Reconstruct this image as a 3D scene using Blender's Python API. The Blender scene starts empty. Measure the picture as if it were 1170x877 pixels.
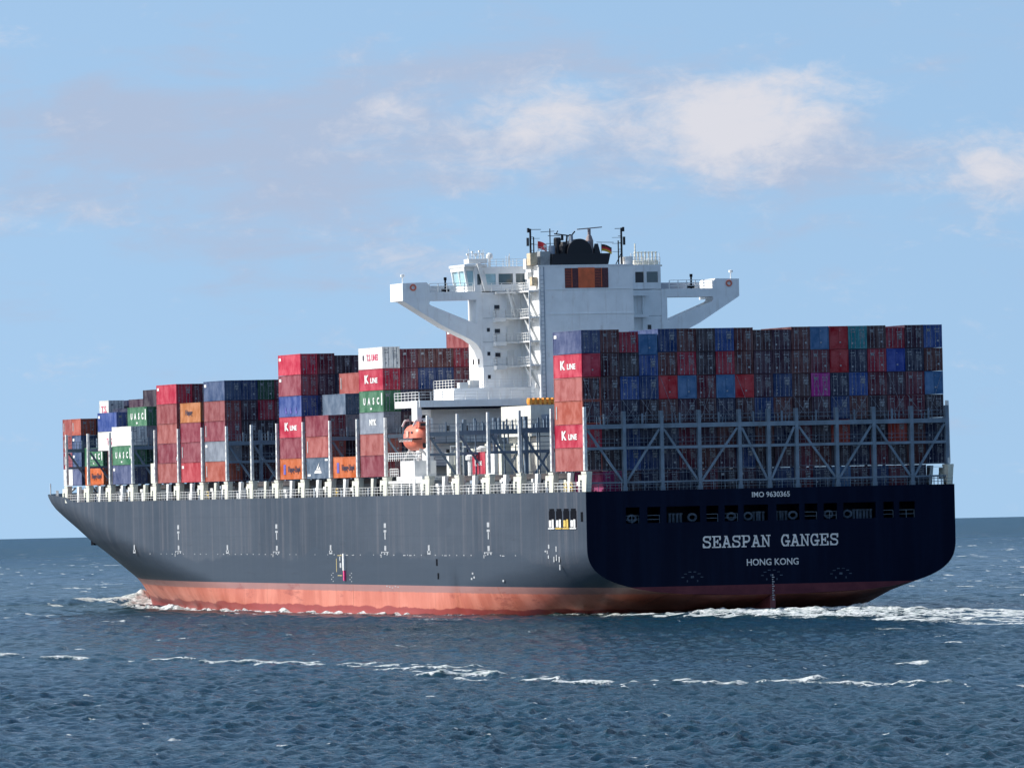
import bpy, bmesh, math, random
import numpy as np
from mathutils import Vector, Matrix

random.seed(11)
rng = np.random.default_rng(7)
sc = bpy.context.scene
C = sc.collection
R = math.radians

# ------------------------------------------------------------------ camera
CX, CY, CZ = -326.1095, -994.0792, 13.3213
YAW, PITCH, FPX = 0.286344, 0.015257, 9566.446
ROLL = math.atan(0.02205)
TRIM = 0.002592
F = Vector((math.sin(YAW)*math.cos(PITCH), math.cos(YAW)*math.cos(PITCH), math.sin(PITCH)))
RT = Vector((math.cos(YAW), -math.sin(YAW), 0))
UP = RT.cross(F)
cr, sr = math.cos(ROLL), math.sin(ROLL)
r2 = RT*cr - UP*sr
u2 = RT*sr + UP*cr
cam_d = bpy.data.cameras.new('camera')
cam = bpy.data.objects.new('camera', cam_d)
C.objects.link(cam)
M = Matrix((( r2.x, u2.x, -F.x, CX), (r2.y, u2.y, -F.y, CY), (r2.z, u2.z, -F.z, CZ), (0, 0, 0, 1)))
cam.matrix_world = M
cam_d.sensor_width = 36
cam_d.lens = FPX/1170*36
cam_d.clip_start = 5
cam_d.clip_end = 60000
sc.camera = cam

# ------------------------------------------------------------------ sun
SUN = Vector((-0.95, 0.31, 0)).normalized()
SUN_EL = R(38)
sun_dir = Vector((SUN.x*math.cos(SUN_EL), SUN.y*math.cos(SUN_EL), math.sin(SUN_EL)))
sd = bpy.data.lights.new('sun', 'SUN')
sd.energy = 3.6
sd.angle = R(0.53)
sd.color = (1.0, 0.955, 0.89)
so = bpy.data.objects.new('sun', sd)
so.rotation_euler = (-sun_dir).to_track_quat('-Z', 'Y').to_euler()
so.location = (0, 0, 300)
C.objects.link(so)

sc.view_settings.view_transform = 'Standard'
sc.view_settings.look = 'None'
sc.view_settings.exposure = 0.5
sc.view_settings.gamma = 1
sc.view_settings.use_curve_mapping = False


# ------------------------------------------------------------------ node helper
class NT:
    def __init__(s, tree):
        s.t = tree
        s.n = tree.nodes
        s.l = tree.links

    def new(s, typ, **kw):
        n = s.n.new(typ)
        for k, v in kw.items():
            setattr(n, k, v)
        return n

    def put(s, sock, v):
        if hasattr(v, 'node'):
            s.l.new(v, sock)
        elif v is not None:
            if isinstance(v, tuple) and len(v) == 3 and len(getattr(sock, 'default_value', (0, 0, 0))) == 4:
                v = v + (1,)
            sock.default_value = v

    def math(s, op, a, b=None, c=None, clamp=False):
        n = s.new('ShaderNodeMath', operation=op, use_clamp=clamp)
        s.put(n.inputs[0], a)
        if b is not None: s.put(n.inputs[1], b)
        if c is not None: s.put(n.inputs[2], c)
        return n.outputs[0]

    def mix(s, f, a, b, mode='MIX'):
        n = s.new('ShaderNodeMix', data_type='RGBA', blend_type=mode)
        s.put(n.inputs[0], f); s.put(n.inputs[6], a); s.put(n.inputs[7], b)
        return n.outputs[2]

    def smooth(s, v, a, b, lo=0.0, hi=1.0):
        n = s.new('ShaderNodeMapRange', interpolation_type='SMOOTHSTEP')
        s.put(n.inputs[0], v)
        for i, x in enumerate((a, b, lo, hi)): n.inputs[i+1].default_value = x
        return n.outputs[0]

    def noise(s, vec, scale, detail=3, rough=.55, dist=0.0):
        n = s.new('ShaderNodeTexNoise')
        s.put(n.inputs['Vector'], vec)
        n.inputs['Scale'].default_value = scale
        n.inputs['Detail'].default_value = detail
        n.inputs['Roughness'].default_value = rough
        n.inputs['Distortion'].default_value = dist
        return n.outputs['Fac']

    def mapping(s, vec, scale=(1, 1, 1), loc=(0, 0, 0)):
        n = s.new('ShaderNodeMapping')
        s.put(n.inputs[0], vec)
        n.inputs['Scale'].default_value = scale
        n.inputs['Location'].default_value = loc
        return n.outputs[0]


def lin(r, g, b, k=1.0):
    def f(c):
        c /= 255.0
        return (c/12.92 if c <= .04045 else ((c+.055)/1.055)**2.4)/k
    if isinstance(k, tuple):
        q = k
        k = 1.0
        return (f(r)/q[0], f(g)/q[1], f(b)/q[2])
    return (min(f(r), .95), min(f(g), .95), min(f(b), .95))


# ------------------------------------------------------------------ world: sky and clouds by direction
world = bpy.data.worlds.new('World')
sc.world = world
world.use_nodes = True
w = NT(world.node_tree)
w.n.clear()
tc = w.new('ShaderNodeTexCoord').outputs['Generated']
sep = w.new('ShaderNodeSeparateXYZ')
w.l.new(tc, sep.inputs[0])
X, Y, Z = sep.outputs
zlift = w.math('ADD', w.math('MULTIPLY', w.math('MAXIMUM', Z, 0.0), 0.72), 0.27)
comb = w.new('ShaderNodeCombineXYZ')
w.l.new(X, comb.inputs[0]); w.l.new(Y, comb.inputs[1]); w.l.new(zlift, comb.inputs[2])
nrm = w.new('ShaderNodeVectorMath', operation='NORMALIZE')
w.l.new(comb.outputs[0], nrm.inputs[0])
sky = w.new('ShaderNodeTexSky')
sky.sky_type = 'NISHITA'
sky.sun_disc = False
sky.sun_elevation = SUN_EL
sky.sun_rotation = math.atan2(SUN.x, SUN.y)
sky.air_density = 1.0
sky.dust_density = 1.2
sky.ozone_density = 1.5
w.l.new(nrm.outputs[0], sky.inputs[0])
STR = 0.15
base = w.mix(1.0, sky.outputs[0], (0.97, .99, .93), 'MULTIPLY')
az = w.math('ARCTAN2', X, Y)
el = w.math('ARCSINE', Z)
u = w.math('MULTIPLY', w.math('SUBTRACT', az, YAW), 100.0)
v = w.math('MULTIPLY', el, 100.0)
uv = w.new('ShaderNodeCombineXYZ')
w.l.new(u, uv.inputs[0]); w.l.new(v, uv.inputs[1])
UV = uv.outputs[0]


def blob(cu, cv, su, sv, amp):
    a = w.math('POWER', w.math('DIVIDE', w.math('SUBTRACT', u, cu), su), 2.0)
    b = w.math('POWER', w.math('DIVIDE', w.math('SUBTRACT', v, cv), sv), 2.0)
    return w.math('MULTIPLY', w.math('EXPONENT', w.math('MULTIPLY', w.math('ADD', a, b), -1.0)), amp)


def addall(L):
    o = L[0]
    for x in L[1:]:
        o = w.math('ADD', o, x)
    return o


n1 = w.noise(w.mapping(UV, (.8, 1.7, 1)), 1.05, 9, .62, .5)
n2 = w.noise(w.mapping(UV, (1.0, 2.0, 1), (7, 3, 0)), 0.35, 6, .55, .4)
n3 = w.noise(w.mapping(UV, (.9, 1.5, 1), (3, 9, 0)), 3.4, 8, .66, .6)
# bright heaps and the pale lavender shelves behind them
bright = addall([blob(2.8, 4.55, 1.0, .62, 1.4), blob(3.7, 4.9, 1.1, .35, .55), blob(1.9, 4.35, .9, .5, .6), blob(-.2, 4.65, 1.0, .45, .7),
                 blob(.7, 4.9, .55, .4, .75), blob(-1.5, 4.85, .34, .2, .85), blob(-1.0, 4.2, 1.6, .42, .35), blob(5.8, 3.95, .9, .45, 1.15),
                 blob(-1.45, 3.05, .8, .33, .42), blob(-5.8, 5.75, .5, .35, .5), blob(-.35, 3.0, .5, .35, .38), blob(-5.6, 3.7, 1.6, .32, .3)])
grey = addall([blob(-2.6, 4.2, 3.6, .95, 1.15), blob(-1.5, 4.9, 1.6, .5, .4), blob(-.2, 5.35, 1.1, .3, .5), blob(3.6, 4.1, 1.7, .55, .85), blob(5.7, 3.8, 1.2, .5, .6),
               blob(-4.6, 5.3, 1.6, .5, .5), blob(1.4, 5.55, 1.5, .3, .55), blob(-1.2, 3.05, 1.2, .4, .45), blob(-5.4, 4.5, 1.6, .8, .5), blob(5.4, 5.4, 1.2, .6, .35), blob(1.2, 4.3, 2.0, .5, .6)])
below = w.math('LESS_THAN', v, 9.0)
n4 = w.noise(w.mapping(UV, (.45, 1.9, 1), (21, 5, 0)), 1.3, 8, .62, .6)
gd = w.smooth(w.math('ADD', grey, w.math('ADD', w.math('MULTIPLY', w.math('SUBTRACT', n2, .5), 2.2), w.math('ADD', w.math('MULTIPLY', w.math('SUBTRACT', n1, .5), 1.2), w.math('MULTIPLY', w.math('SUBTRACT', n4, .5), 2.2)))), .05, 1.45)
bd = w.smooth(w.math('ADD', bright, w.math('ADD', w.math('MULTIPLY', w.math('SUBTRACT', n1, .5), 2.3), w.math('MULTIPLY', w.math('SUBTRACT', n3, .5), 1.3))), .12, 1.55)
gd = w.math('MULTIPLY', gd, .88)
bd = w.math('MULTIPLY', bd, 1.0)
# clouds elsewhere in the sky
dirn = w.noise(w.mapping(tc, (1, 1, 3)), 3.0, 6, .6, .2)
high = w.math('MULTIPLY', w.smooth(dirn, .52, .75), w.smooth(v, 8.0, 14.0))
k = 1.0/STR/2**.5
c1 = w.mix(w.math('MULTIPLY', gd, below), base, tuple(x*k for x in lin(176, 191, 217)))
c2 = w.mix(w.math('MULTIPLY', bd, below), c1, tuple(x*k for x in lin(220, 221, 230)))
c3 = w.mix(w.math('MULTIPLY', high, .25), c2, tuple(x*k for x in lin(205, 210, 220)))
bg = w.new('ShaderNodeBackground')
w.l.new(c3, bg.inputs[0])
bg.inputs[1].default_value = STR
wo = w.new('ShaderNodeOutputWorld')
w.l.new(bg.outputs[0], wo.inputs[0])


# ------------------------------------------------------------------ materials
def mat(name, col, rough=.5, var=.12, scale=.6, metal=0.0, spec=.5, rust=None, streak=0.0, dirt=(.35, .3, .25)):
    m = bpy.data.materials.new(name)
    m.use_nodes = True
    t = NT(m.node_tree)
    b = t.n['Principled BSDF']
    pos = t.new('ShaderNodeTexCoord').outputs['Object']
    n = t.noise(pos, scale, 5, .6)
    dk = tuple(c*(1-var*2) for c in col)
    lt = tuple(min(c*(1+var), .95) for c in col)
    cc = t.mix(t.smooth(n, .3, .7), dk, lt)
    if streak:
        s = t.noise(t.mapping(pos, (1.2, 1.2, .12)), 1.6, 5, .65)
        cc = t.mix(t.smooth(s, .52, .75, 0, streak), cc, tuple(c*d for c, d in zip(col, (.55, .45, .38))))
    if rust:
        s = t.noise(t.mapping(pos, (1, 1, .35)), 1.1, 6, .7)
        cc = t.mix(t.smooth(s, .6, .72, 0, rust), cc, (.22, .09, .04))
    t.put(b.inputs['Base Color'], cc)
    b.inputs['Roughness'].default_value = rough
    b.inputs['Metallic'].default_value = metal
    b.inputs['Specular IOR Level'].default_value = spec
    return m


WHITE = mat('white_ship_paint', (.88, .89, .89), .45, .035, .5, rust=.2, streak=.28)
WHITE2 = mat('white_steel', (.80, .80, .78), .45, .05, .8)
CREAM = mat('cream_steel', (.70, .70, .60), .5, .10, .5, rust=.7, streak=.5)
TRUSS = mat('blue_grey_steel', (.145, .20, .265), .5, .15, .5, streak=.3)
DECKM = mat('dark_deck_paint', (.06, .05, .05), .7, .2, .4)
COAM = mat('grey_coaming_paint', (.10, .12, .14), .6, .25, .4, streak=.5)
NAVY = mat('navy_stern_paint_and_roof_shade', (.003, .007, .022), .5, .10, .2, spec=.12)
BLACK = mat('black_funnel_paint', (.005, .006, .012), .5, .1, 1)
DARK = mat('dark_opening', (.007, .008, .012), .8, .1, 1, spec=.03)
GREYM = mat('grey_fairlead_paint', (.28, .33, .40), .5, .1, 1)
LETTER = mat('white_hull_lettering', (.62, .62, .62), .6, .10, 2.5)
ORANGE = mat('orange_louver_paint', (.72, .14, .045), .5, .1, 1)
LOUV = mat('maroon_louver', (.10, .03, .04), .6, .2, 6)
BOATO = mat('orange_lifeboat_paint', (.78, .20, .12), .4, .08, 1)
BOATD = mat('dark_boat_window', (.02, .02, .03), .2, .1, 1)
GLASS = mat('bridge_glass', (.05, .09, .11), .08, .1, 1, spec=.9)
GLASST = mat('pale_bridge_glass', (.38, .58, .64), .15, .08, 1, spec=.8)
ROD = mat('galvanised_rod', (.23, .25, .30), .6, .3, 4, spec=.1)
DOORMARK = mat('faded_stencil_paint', (.30, .32, .35), .7, .3, 4, spec=.1)
RINGM = mat('dim_grey_paint', (.06, .085, .12), .6, .2, 2, spec=.1)
TAN = mat('tan_wood_panel', (.62, .50, .34), .6, .15, 3)
CRANE = mat('orange_crane_paint', (.92, .36, .06), .5, .2, 2)
YELLOW = mat('yellow_paint', (.75, .52, .10), .5, .15, 2)
FRED = mat('red_flag_cloth', (.65, .04, .05), .8, .05, 1)
FGOLD = mat('gold_flag_cloth', (.80, .50, .05), .8, .05, 1)
FBLK = mat('black_flag_cloth', (.02, .02, .02), .8, .05, 1)
MARK = mat('white_stencil_paint', (.40, .42, .44), .6, .1, 3)
MARKY = mat('yellow_stencil_paint', (.50, .40, .18), .6, .1, 3)
INK = mat('dark_lettering', (.05, .03, .06), .6, .1, 3)
INKR = mat('red_lettering', (.70, .12, .20), .6, .1, 3)
INKB = mat('violet_blue_logo', (.12, .10, .40), .6, .1, 3)
PINKM = mat('pink_marking', (.75, .05, .22), .5, .1, 3)


def hull_material(bowside=True):
    m = bpy.data.materials.new('weathered_hull_paint')
    m.use_nodes = True
    t = NT(m.node_tree)
    b = t.n['Principled BSDF']
    pos = t.new('ShaderNodeTexCoord').outputs['Object']
    sp = t.new('ShaderNodeSeparateXYZ')
    t.l.new(pos, sp.inputs[0])
    z = sp.outputs[2]
    y = sp.outputs[1]
    big = t.noise(pos, .035, 5, .6)
    streak = t.noise(t.mapping(pos, (1, 1, .03)), .5, 7, .75)
    fine = t.noise(t.mapping(pos, (1, 1, .05)), 1.3, 5, .7)
    plates = t.noise(t.mapping(pos, (1, .12, 1)), .55, 2, .5)
    upper = t.mix(t.smooth(big, .35, .65), lin(72, 85, 103, 2.65), lin(99, 110, 126, 2.65))
    upper = t.mix(t.smooth(streak, .48, .66, 0, .5), upper, lin(136, 134, 141, 2.1))
    upper = t.mix(t.smooth(fine, .55, .72, 0, .5), upper, lin(62, 68, 82, 2.1))
    # freshly rolled darker band just over the boot top, with a wavy upper edge
    edge = t.math('ADD', z, t.math('MULTIPLY', t.math('SUBTRACT', t.noise(t.mapping(pos, (1, 1, 0)), .035, 4, .6), .5), 9.0))
    band = t.smooth(edge, 8.1, 7.6, 0, .85)
    upper = t.mix(band, upper, lin(76, 90, 108, 2.5))
    # scuffed dark patch under the port quarter
    q = t.math('MULTIPLY', t.smooth(y, -115, -135), t.smooth(z, 8.0, 5.5))
    upper = t.mix(t.math('MULTIPLY', q, t.smooth(t.noise(t.mapping(pos, (1, 1, .4)), .45, 6, .7), .38, .55, 0, .9)), upper, lin(38, 43, 55, 1.75))
    # horizontal weld seams
    sy = t.math('ABSOLUTE', t.math('SUBTRACT', t.math('FRACT', t.math('DIVIDE', y, 11.7)), .5))
    upper = t.mix(t.smooth(sy, .012, .004, 0, .30), upper, lin(66, 74, 88, 2.1))
    for zz in (13.4, 10.6, 7.0, 5.4):
        d = t.math('ABSOLUTE', t.math('SUBTRACT', z, zz))
        upper = t.mix(t.smooth(d, .10, .02, 0, .35), upper, lin(66, 74, 88, 1.75))
    red = t.mix(t.smooth(t.noise(t.mapping(pos, (1, 1, .4)), .16, 6, .65), .35, .65), lin(224, 126, 102, 1.6), lin(252, 158, 134, 1.6))
    red = t.mix(t.smooth(fine, .55, .75, 0, .4), red, lin(180, 92, 80, 1.75))
    wl = t.math('ADD', z, t.math('MULTIPLY', t.math('SUBTRACT', t.noise(t.mapping(pos, (1, 1, 0)), .09, 4, .6), .5), 1.75))
    red = t.mix(t.smooth(wl, 1.15, .95, 0, .9), red, lin(176, 66, 62, 1.75))
    top = t.math('ADD', z, t.math('MULTIPLY', t.math('SUBTRACT', fine, .5), .3))
    red = t.mix(t.smooth(top, 3.05, 3.2, 0, .8), red, lin(176, 140, 138, 1.75))
    # scrapes, fender rubs and rust
    rub = t.noise(t.mapping(pos, (1, .12, .8)), .55, 6, .75)
    rubm = t.math('MULTIPLY', t.smooth(rub, .60, .68, 0, .55), t.smooth(z, 11.5, 9.0))
    upper = t.mix(rubm, upper, lin(52, 58, 70, 2.1))
    patch = t.noise(t.mapping(pos, (1, .35, .5), (5, 0, 0)), .12, 2, .4)
    upper = t.mix(t.smooth(patch, .60, .615, 0, .30), upper, lin(74, 86, 104, 2.1))
    rs = t.noise(t.mapping(pos, (1, 1, .05), (0, 9, 0)), .9, 5, .7)
    upper = t.mix(t.math('MULTIPLY', t.smooth(rs, .66, .72, 0, .6), t.smooth(z, 16.2, 12.5, .9, .1)), upper, lin(132, 100, 84, 2.1))
    red = t.mix(t.smooth(rs, .60, .70, 0, .55), red, lin(176, 98, 62, 1.9))
    red = t.mix(t.smooth(rub, .56, .66, 0, .45), red, lin(166, 74, 66, 1.9))
    cc = t.mix(t.smooth(z, 3.99, 4.02), red, upper)
    t.put(b.inputs['Base Color'], cc)
    b.inputs['Roughness'].default_value = .48
    b.inputs['Specular IOR Level'].default_value = .35
    bump = t.new('ShaderNodeBump')
    bump.inputs['Strength'].default_value = .45
    bump.inputs['Distance'].default_value = .09
    t.l.new(plates, bump.inputs['Height'])
    t.l.new(bump.outputs[0], b.inputs['Normal'])
    return m


def transom_material():
    m = bpy.data.materials.new('stern_plate_paint')
    m.use_nodes = True
    t = NT(m.node_tree)
    b = t.n['Principled BSDF']
    pos = t.new('ShaderNodeTexCoord').outputs['Object']
    sp = t.new('ShaderNodeSeparateXYZ')
    t.l.new(pos, sp.inputs[0])
    z = sp.outputs[2]
    s = t.noise(t.mapping(pos, (1, 1, .08)), .6, 5, .65)
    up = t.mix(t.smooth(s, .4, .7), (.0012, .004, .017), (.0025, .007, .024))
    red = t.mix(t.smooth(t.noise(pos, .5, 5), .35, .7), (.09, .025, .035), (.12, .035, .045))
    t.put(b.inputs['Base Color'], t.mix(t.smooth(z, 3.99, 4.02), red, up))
    b.inputs['Roughness'].default_value = .5
    b.inputs['Specular IOR Level'].default_value = .06
    return m


def container_material():
    m = bpy.data.materials.new('container_paint')
    m.use_nodes = True
    t = NT(m.node_tree)
    b = t.n['Principled BSDF']
    oi = t.new('ShaderNodeObjectInfo')
    pos = t.new('ShaderNodeTexCoord').outputs['Object']
    off = t.new('ShaderNodeVectorMath', operation='ADD')
    t.l.new(pos, off.inputs[0])
    cb = t.new('ShaderNodeCombineXYZ')
    rr = t.math('MULTIPLY', oi.outputs['Random'], 80.0)
    t.l.new(rr, cb.inputs[0]); t.l.new(rr, cb.inputs[1])
    t.l.new(cb.outputs[0], off.inputs[1])
    n = t.noise(off.outputs[0], .45, 6, .65)
    st = t.noise(t.mapping(off.outputs[0], (1, 1, .15)), 1.5, 5, .7)
    dk = t.mix(1.0, oi.outputs['Color'], (.72, .70, .70), 'MULTIPLY')
    lt = t.mix(.10, oi.outputs['Color'], (.8, .78, .75))
    cc = t.mix(t.smooth(n, .3, .7), dk, lt)
    cc = t.mix(t.smooth(st, .58, .75, 0, .45), cc, t.mix(1.0, oi.outputs['Color'], (.5, .42, .38), 'MULTIPLY'))
    t.put(b.inputs['Base Color'], cc)
    b.inputs['Roughness'].default_value = .6
    b.inputs['Specular IOR Level'].default_value = .06
    # corrugation of the side panels
    sp = t.new('ShaderNodeSeparateXYZ')
    t.l.new(pos, sp.inputs[0])
    wv = t.math('SINE', t.math('MULTIPLY', sp.outputs[1], 22.4))
    bump = t.new('ShaderNodeBump')
    bump.inputs['Strength'].default_value = .35
    bump.inputs['Distance'].default_value = .03
    t.l.new(wv, bump.inputs['Height'])
    t.l.new(bump.outputs[0], b.inputs['Normal'])
    return m


HULL = hull_material()
TRANS = transom_material()
CONT = container_material()


# ------------------------------------------------------------------ mesh builder
class MB:
    def __init__(s):
        s.v = []
        s.f = []

    def box(s, x0, x1, y0, y1, z0, z1):
        i = len(s.v)
        s.v += [(x0, y0, z0), (x1, y0, z0), (x1, y1, z0), (x0, y1, z0), (x0, y0, z1), (x1, y0, z1), (x1, y1, z1), (x0, y1, z1)]
        s.f += [(i, i+3, i+2, i+1), (i+4, i+5, i+6, i+7), (i, i+1, i+5, i+4), (i+1, i+2, i+6, i+5), (i+2, i+3, i+7, i+6), (i+3, i, i+4, i+7)]
        return s

    def bar(s, p, q, w, d=None, seg=4):
        d = d or w
        p, q = Vector(p), Vector(q)
        ax = (q-p).normalized()
        a = ax.cross(Vector((0, 1, 0)))
        if a.length < .1: a = ax.cross(Vector((0, 0, 1)))
        a.normalize()
        b = ax.cross(a)
        i = len(s.v)
        if seg == 4:
            offs = [(-.5, -.5), (.5, -.5), (.5, .5), (-.5, .5)]
        else:
            offs = [(.5*math.cos(2*math.pi*k/seg), .5*math.sin(2*math.pi*k/seg)) for k in range(seg)]
        n = len(offs)
        for c in (p, q):
            for (u_, v_) in offs:
                s.v.append(tuple(c + a*u_*w + b*v_*d))
        for k_ in range(n):
            s.f.append((i+k_, i+(k_+1) % n, i+n+(k_+1) % n, i+n+k_))
        s.f.append(tuple(i+k_ for k_ in reversed(range(n))))
        s.f.append(tuple(i+n+k_ for k_ in range(n)))
        return s

    def taper(s, cx, cy, z0, z1, a0, b0, a1, b1, dx=0, dy=0):
        i = len(s.v)
        for (z, a, b, ox, oy) in ((z0, a0, b0, 0, 0), (z1, a1, b1, dx, dy)):
            s.v += [(cx+ox-a/2, cy+oy-b/2, z), (cx+ox+a/2, cy+oy-b/2, z), (cx+ox+a/2, cy+oy+b/2, z), (cx+ox-a/2, cy+oy+b/2, z)]
        s.f += [(i, i+3, i+2, i+1), (i+4, i+5, i+6, i+7), (i, i+1, i+5, i+4), (i+1, i+2, i+6, i+5), (i+2, i+3, i+7, i+6), (i+3, i, i+4, i+7)]
        return s

    def prism(s, pts, y0, y1):            # polygon in x,z extruded along y
        i = len(s.v)
        n = len(pts)
        s.v += [(x, y0, z) for x, z in pts] + [(x, y1, z) for x, z in pts]
        s.f += [tuple(i+k_ for k_ in range(n)), tuple(i+n+k_ for k_ in reversed(range(n)))]
        s.f += [(i+k_, i+n+k_, i+n+(k_+1) % n, i+(k_+1) % n) for k_ in range(n)]
        return s

    def lathe(s, cx, cy, prof, seg=20):
        i = len(s.v)
        for (r, z) in prof:
            for k_ in range(seg):
                a = 2*math.pi*k_/seg
                s.v.append((cx+r*math.cos(a), cy+r*math.sin(a), z))
        for j in range(len(prof)-1):
            for k_ in range(seg):
                s.f.append((i+j*seg+k_, i+j*seg+(k_+1) % seg, i+(j+1)*seg+(k_+1) % seg, i+(j+1)*seg+k_))
        s.f.append(tuple(i+k_ for k_ in reversed(range(seg))))
        s.f.append(tuple(i+(len(prof)-1)*seg+k_ for k_ in range(seg)))
        return s

    def rail(s, pts, h=1.1, step=1.5, t=.07, rails=3):
        for a, b in zip(pts[:-1], pts[1:]):
            a, b = Vector(a), Vector(b)
            n = max(1, int((b-a).length/step))
            for k_ in range(n+1):
                p = a.lerp(b, k_/n)
                s.bar(p, p+Vector((0, 0, h)), t)
            for r_ in range(1, rails+1):
                o = Vector((0, 0, h*r_/rails))
                s.bar(a+o, b+o, t*.75)
        return s

    def mesh(s, name, m):
        me = bpy.data.meshes.new(name)
        me.from_pydata(s.v, [], s.f)
        if m: me.materials.append(m)
        me.update()
        bm = bmesh.new()
        bm.from_mesh(me)
        bmesh.ops.recalc_face_normals(bm, faces=bm.faces)
        bm.to_mesh(me)
        bm.free()
        return me

    def build(s, name, m, parent=None, loc=(0, 0, 0)):
        o = bpy.data.objects.new(name, s.mesh(name, m))
        C.objects.link(o)
        o.parent = parent
        o.location = loc
        return o


def tag(o, label=None, cat=None, group=None, kind=None):
    if label: o['label'] = label
    if cat: o['category'] = cat
    if group: o['group'] = group
    if kind: o['kind'] = kind
    return o


def text_mesh(txt, size, depth=.02, bold=0.0, name='lettering', sx=1.0):
    cu = bpy.data.curves.new(name, 'FONT')
    cu.body = txt
    cu.size = size
    cu.extrude = depth
    cu.offset = bold
    cu.align_x = 'CENTER'
    cu.align_y = 'CENTER'
    cu.resolution_u = 3
    o = bpy.data.objects.new(name, cu)
    C.objects.link(o)
    dg = bpy.context.evaluated_depsgraph_get()
    me = bpy.data.meshes.new_from_object(o.evaluated_get(dg))
    me.name = name
    bpy.data.objects.remove(o)
    for vt in me.vertices: vt.co.x *= sx
    return me


def place_text(txt, size, loc, face, m, parent, bold=0.0, name='lettering', sx=1.0):
    me = text_mesh(txt, size, .015, bold, name, sx)
    me.materials.clear()
    me.materials.append(m)
    o = bpy.data.objects.new(name, me)
    C.objects.link(o)
    o.parent = parent
    if face == 'aft':
        o.rotation_euler = (math.pi/2, 0, 0)
    else:   # port side, read towards the stern
        o.rotation_euler = (math.pi/2, 0, -math.pi/2)
    o.location = loc
    return o


# ------------------------------------------------------------------ the sea: displaced sheet that follows the earth's curve
RE = 7.3e6


def hash2(ix, iy, seed):
    h = (ix.astype(np.int64)*374761393 + iy.astype(np.int64)*668265263 + seed*1442695041) & 0xffffffff
    h = ((h ^ (h >> 13))*1274126177) & 0xffffffff
    return ((h ^ (h >> 16)) & 0xffff)/65535.0


def vnoise(x, y, seed):
    ix, iy = np.floor(x), np.floor(y)
    fx, fy = x-ix, y-iy
    fx = fx*fx*(3-2*fx); fy = fy*fy*(3-2*fy)
    a = hash2(ix, iy, seed); b = hash2(ix+1, iy, seed); c = hash2(ix, iy+1, seed); d = hash2(ix+1, iy+1, seed)
    return (a*(1-fx)+b*fx)*(1-fy)+(c*(1-fx)+d*fx)*fy


def fbm(x, y, seed, o=4):
    s = 0; a = .5; t = 0
    for k_ in range(o):
        s = s+a*vnoise(x, y, seed+k_*7); t += a
        x = x*2.03+3.1; y = y*2.03+1.7; a *= .55
    return s/t


def sstep(x, a, b):
    t = np.clip((x-a)/(b-a), 0, 1)
    return t*t*(3-2*t)


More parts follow.
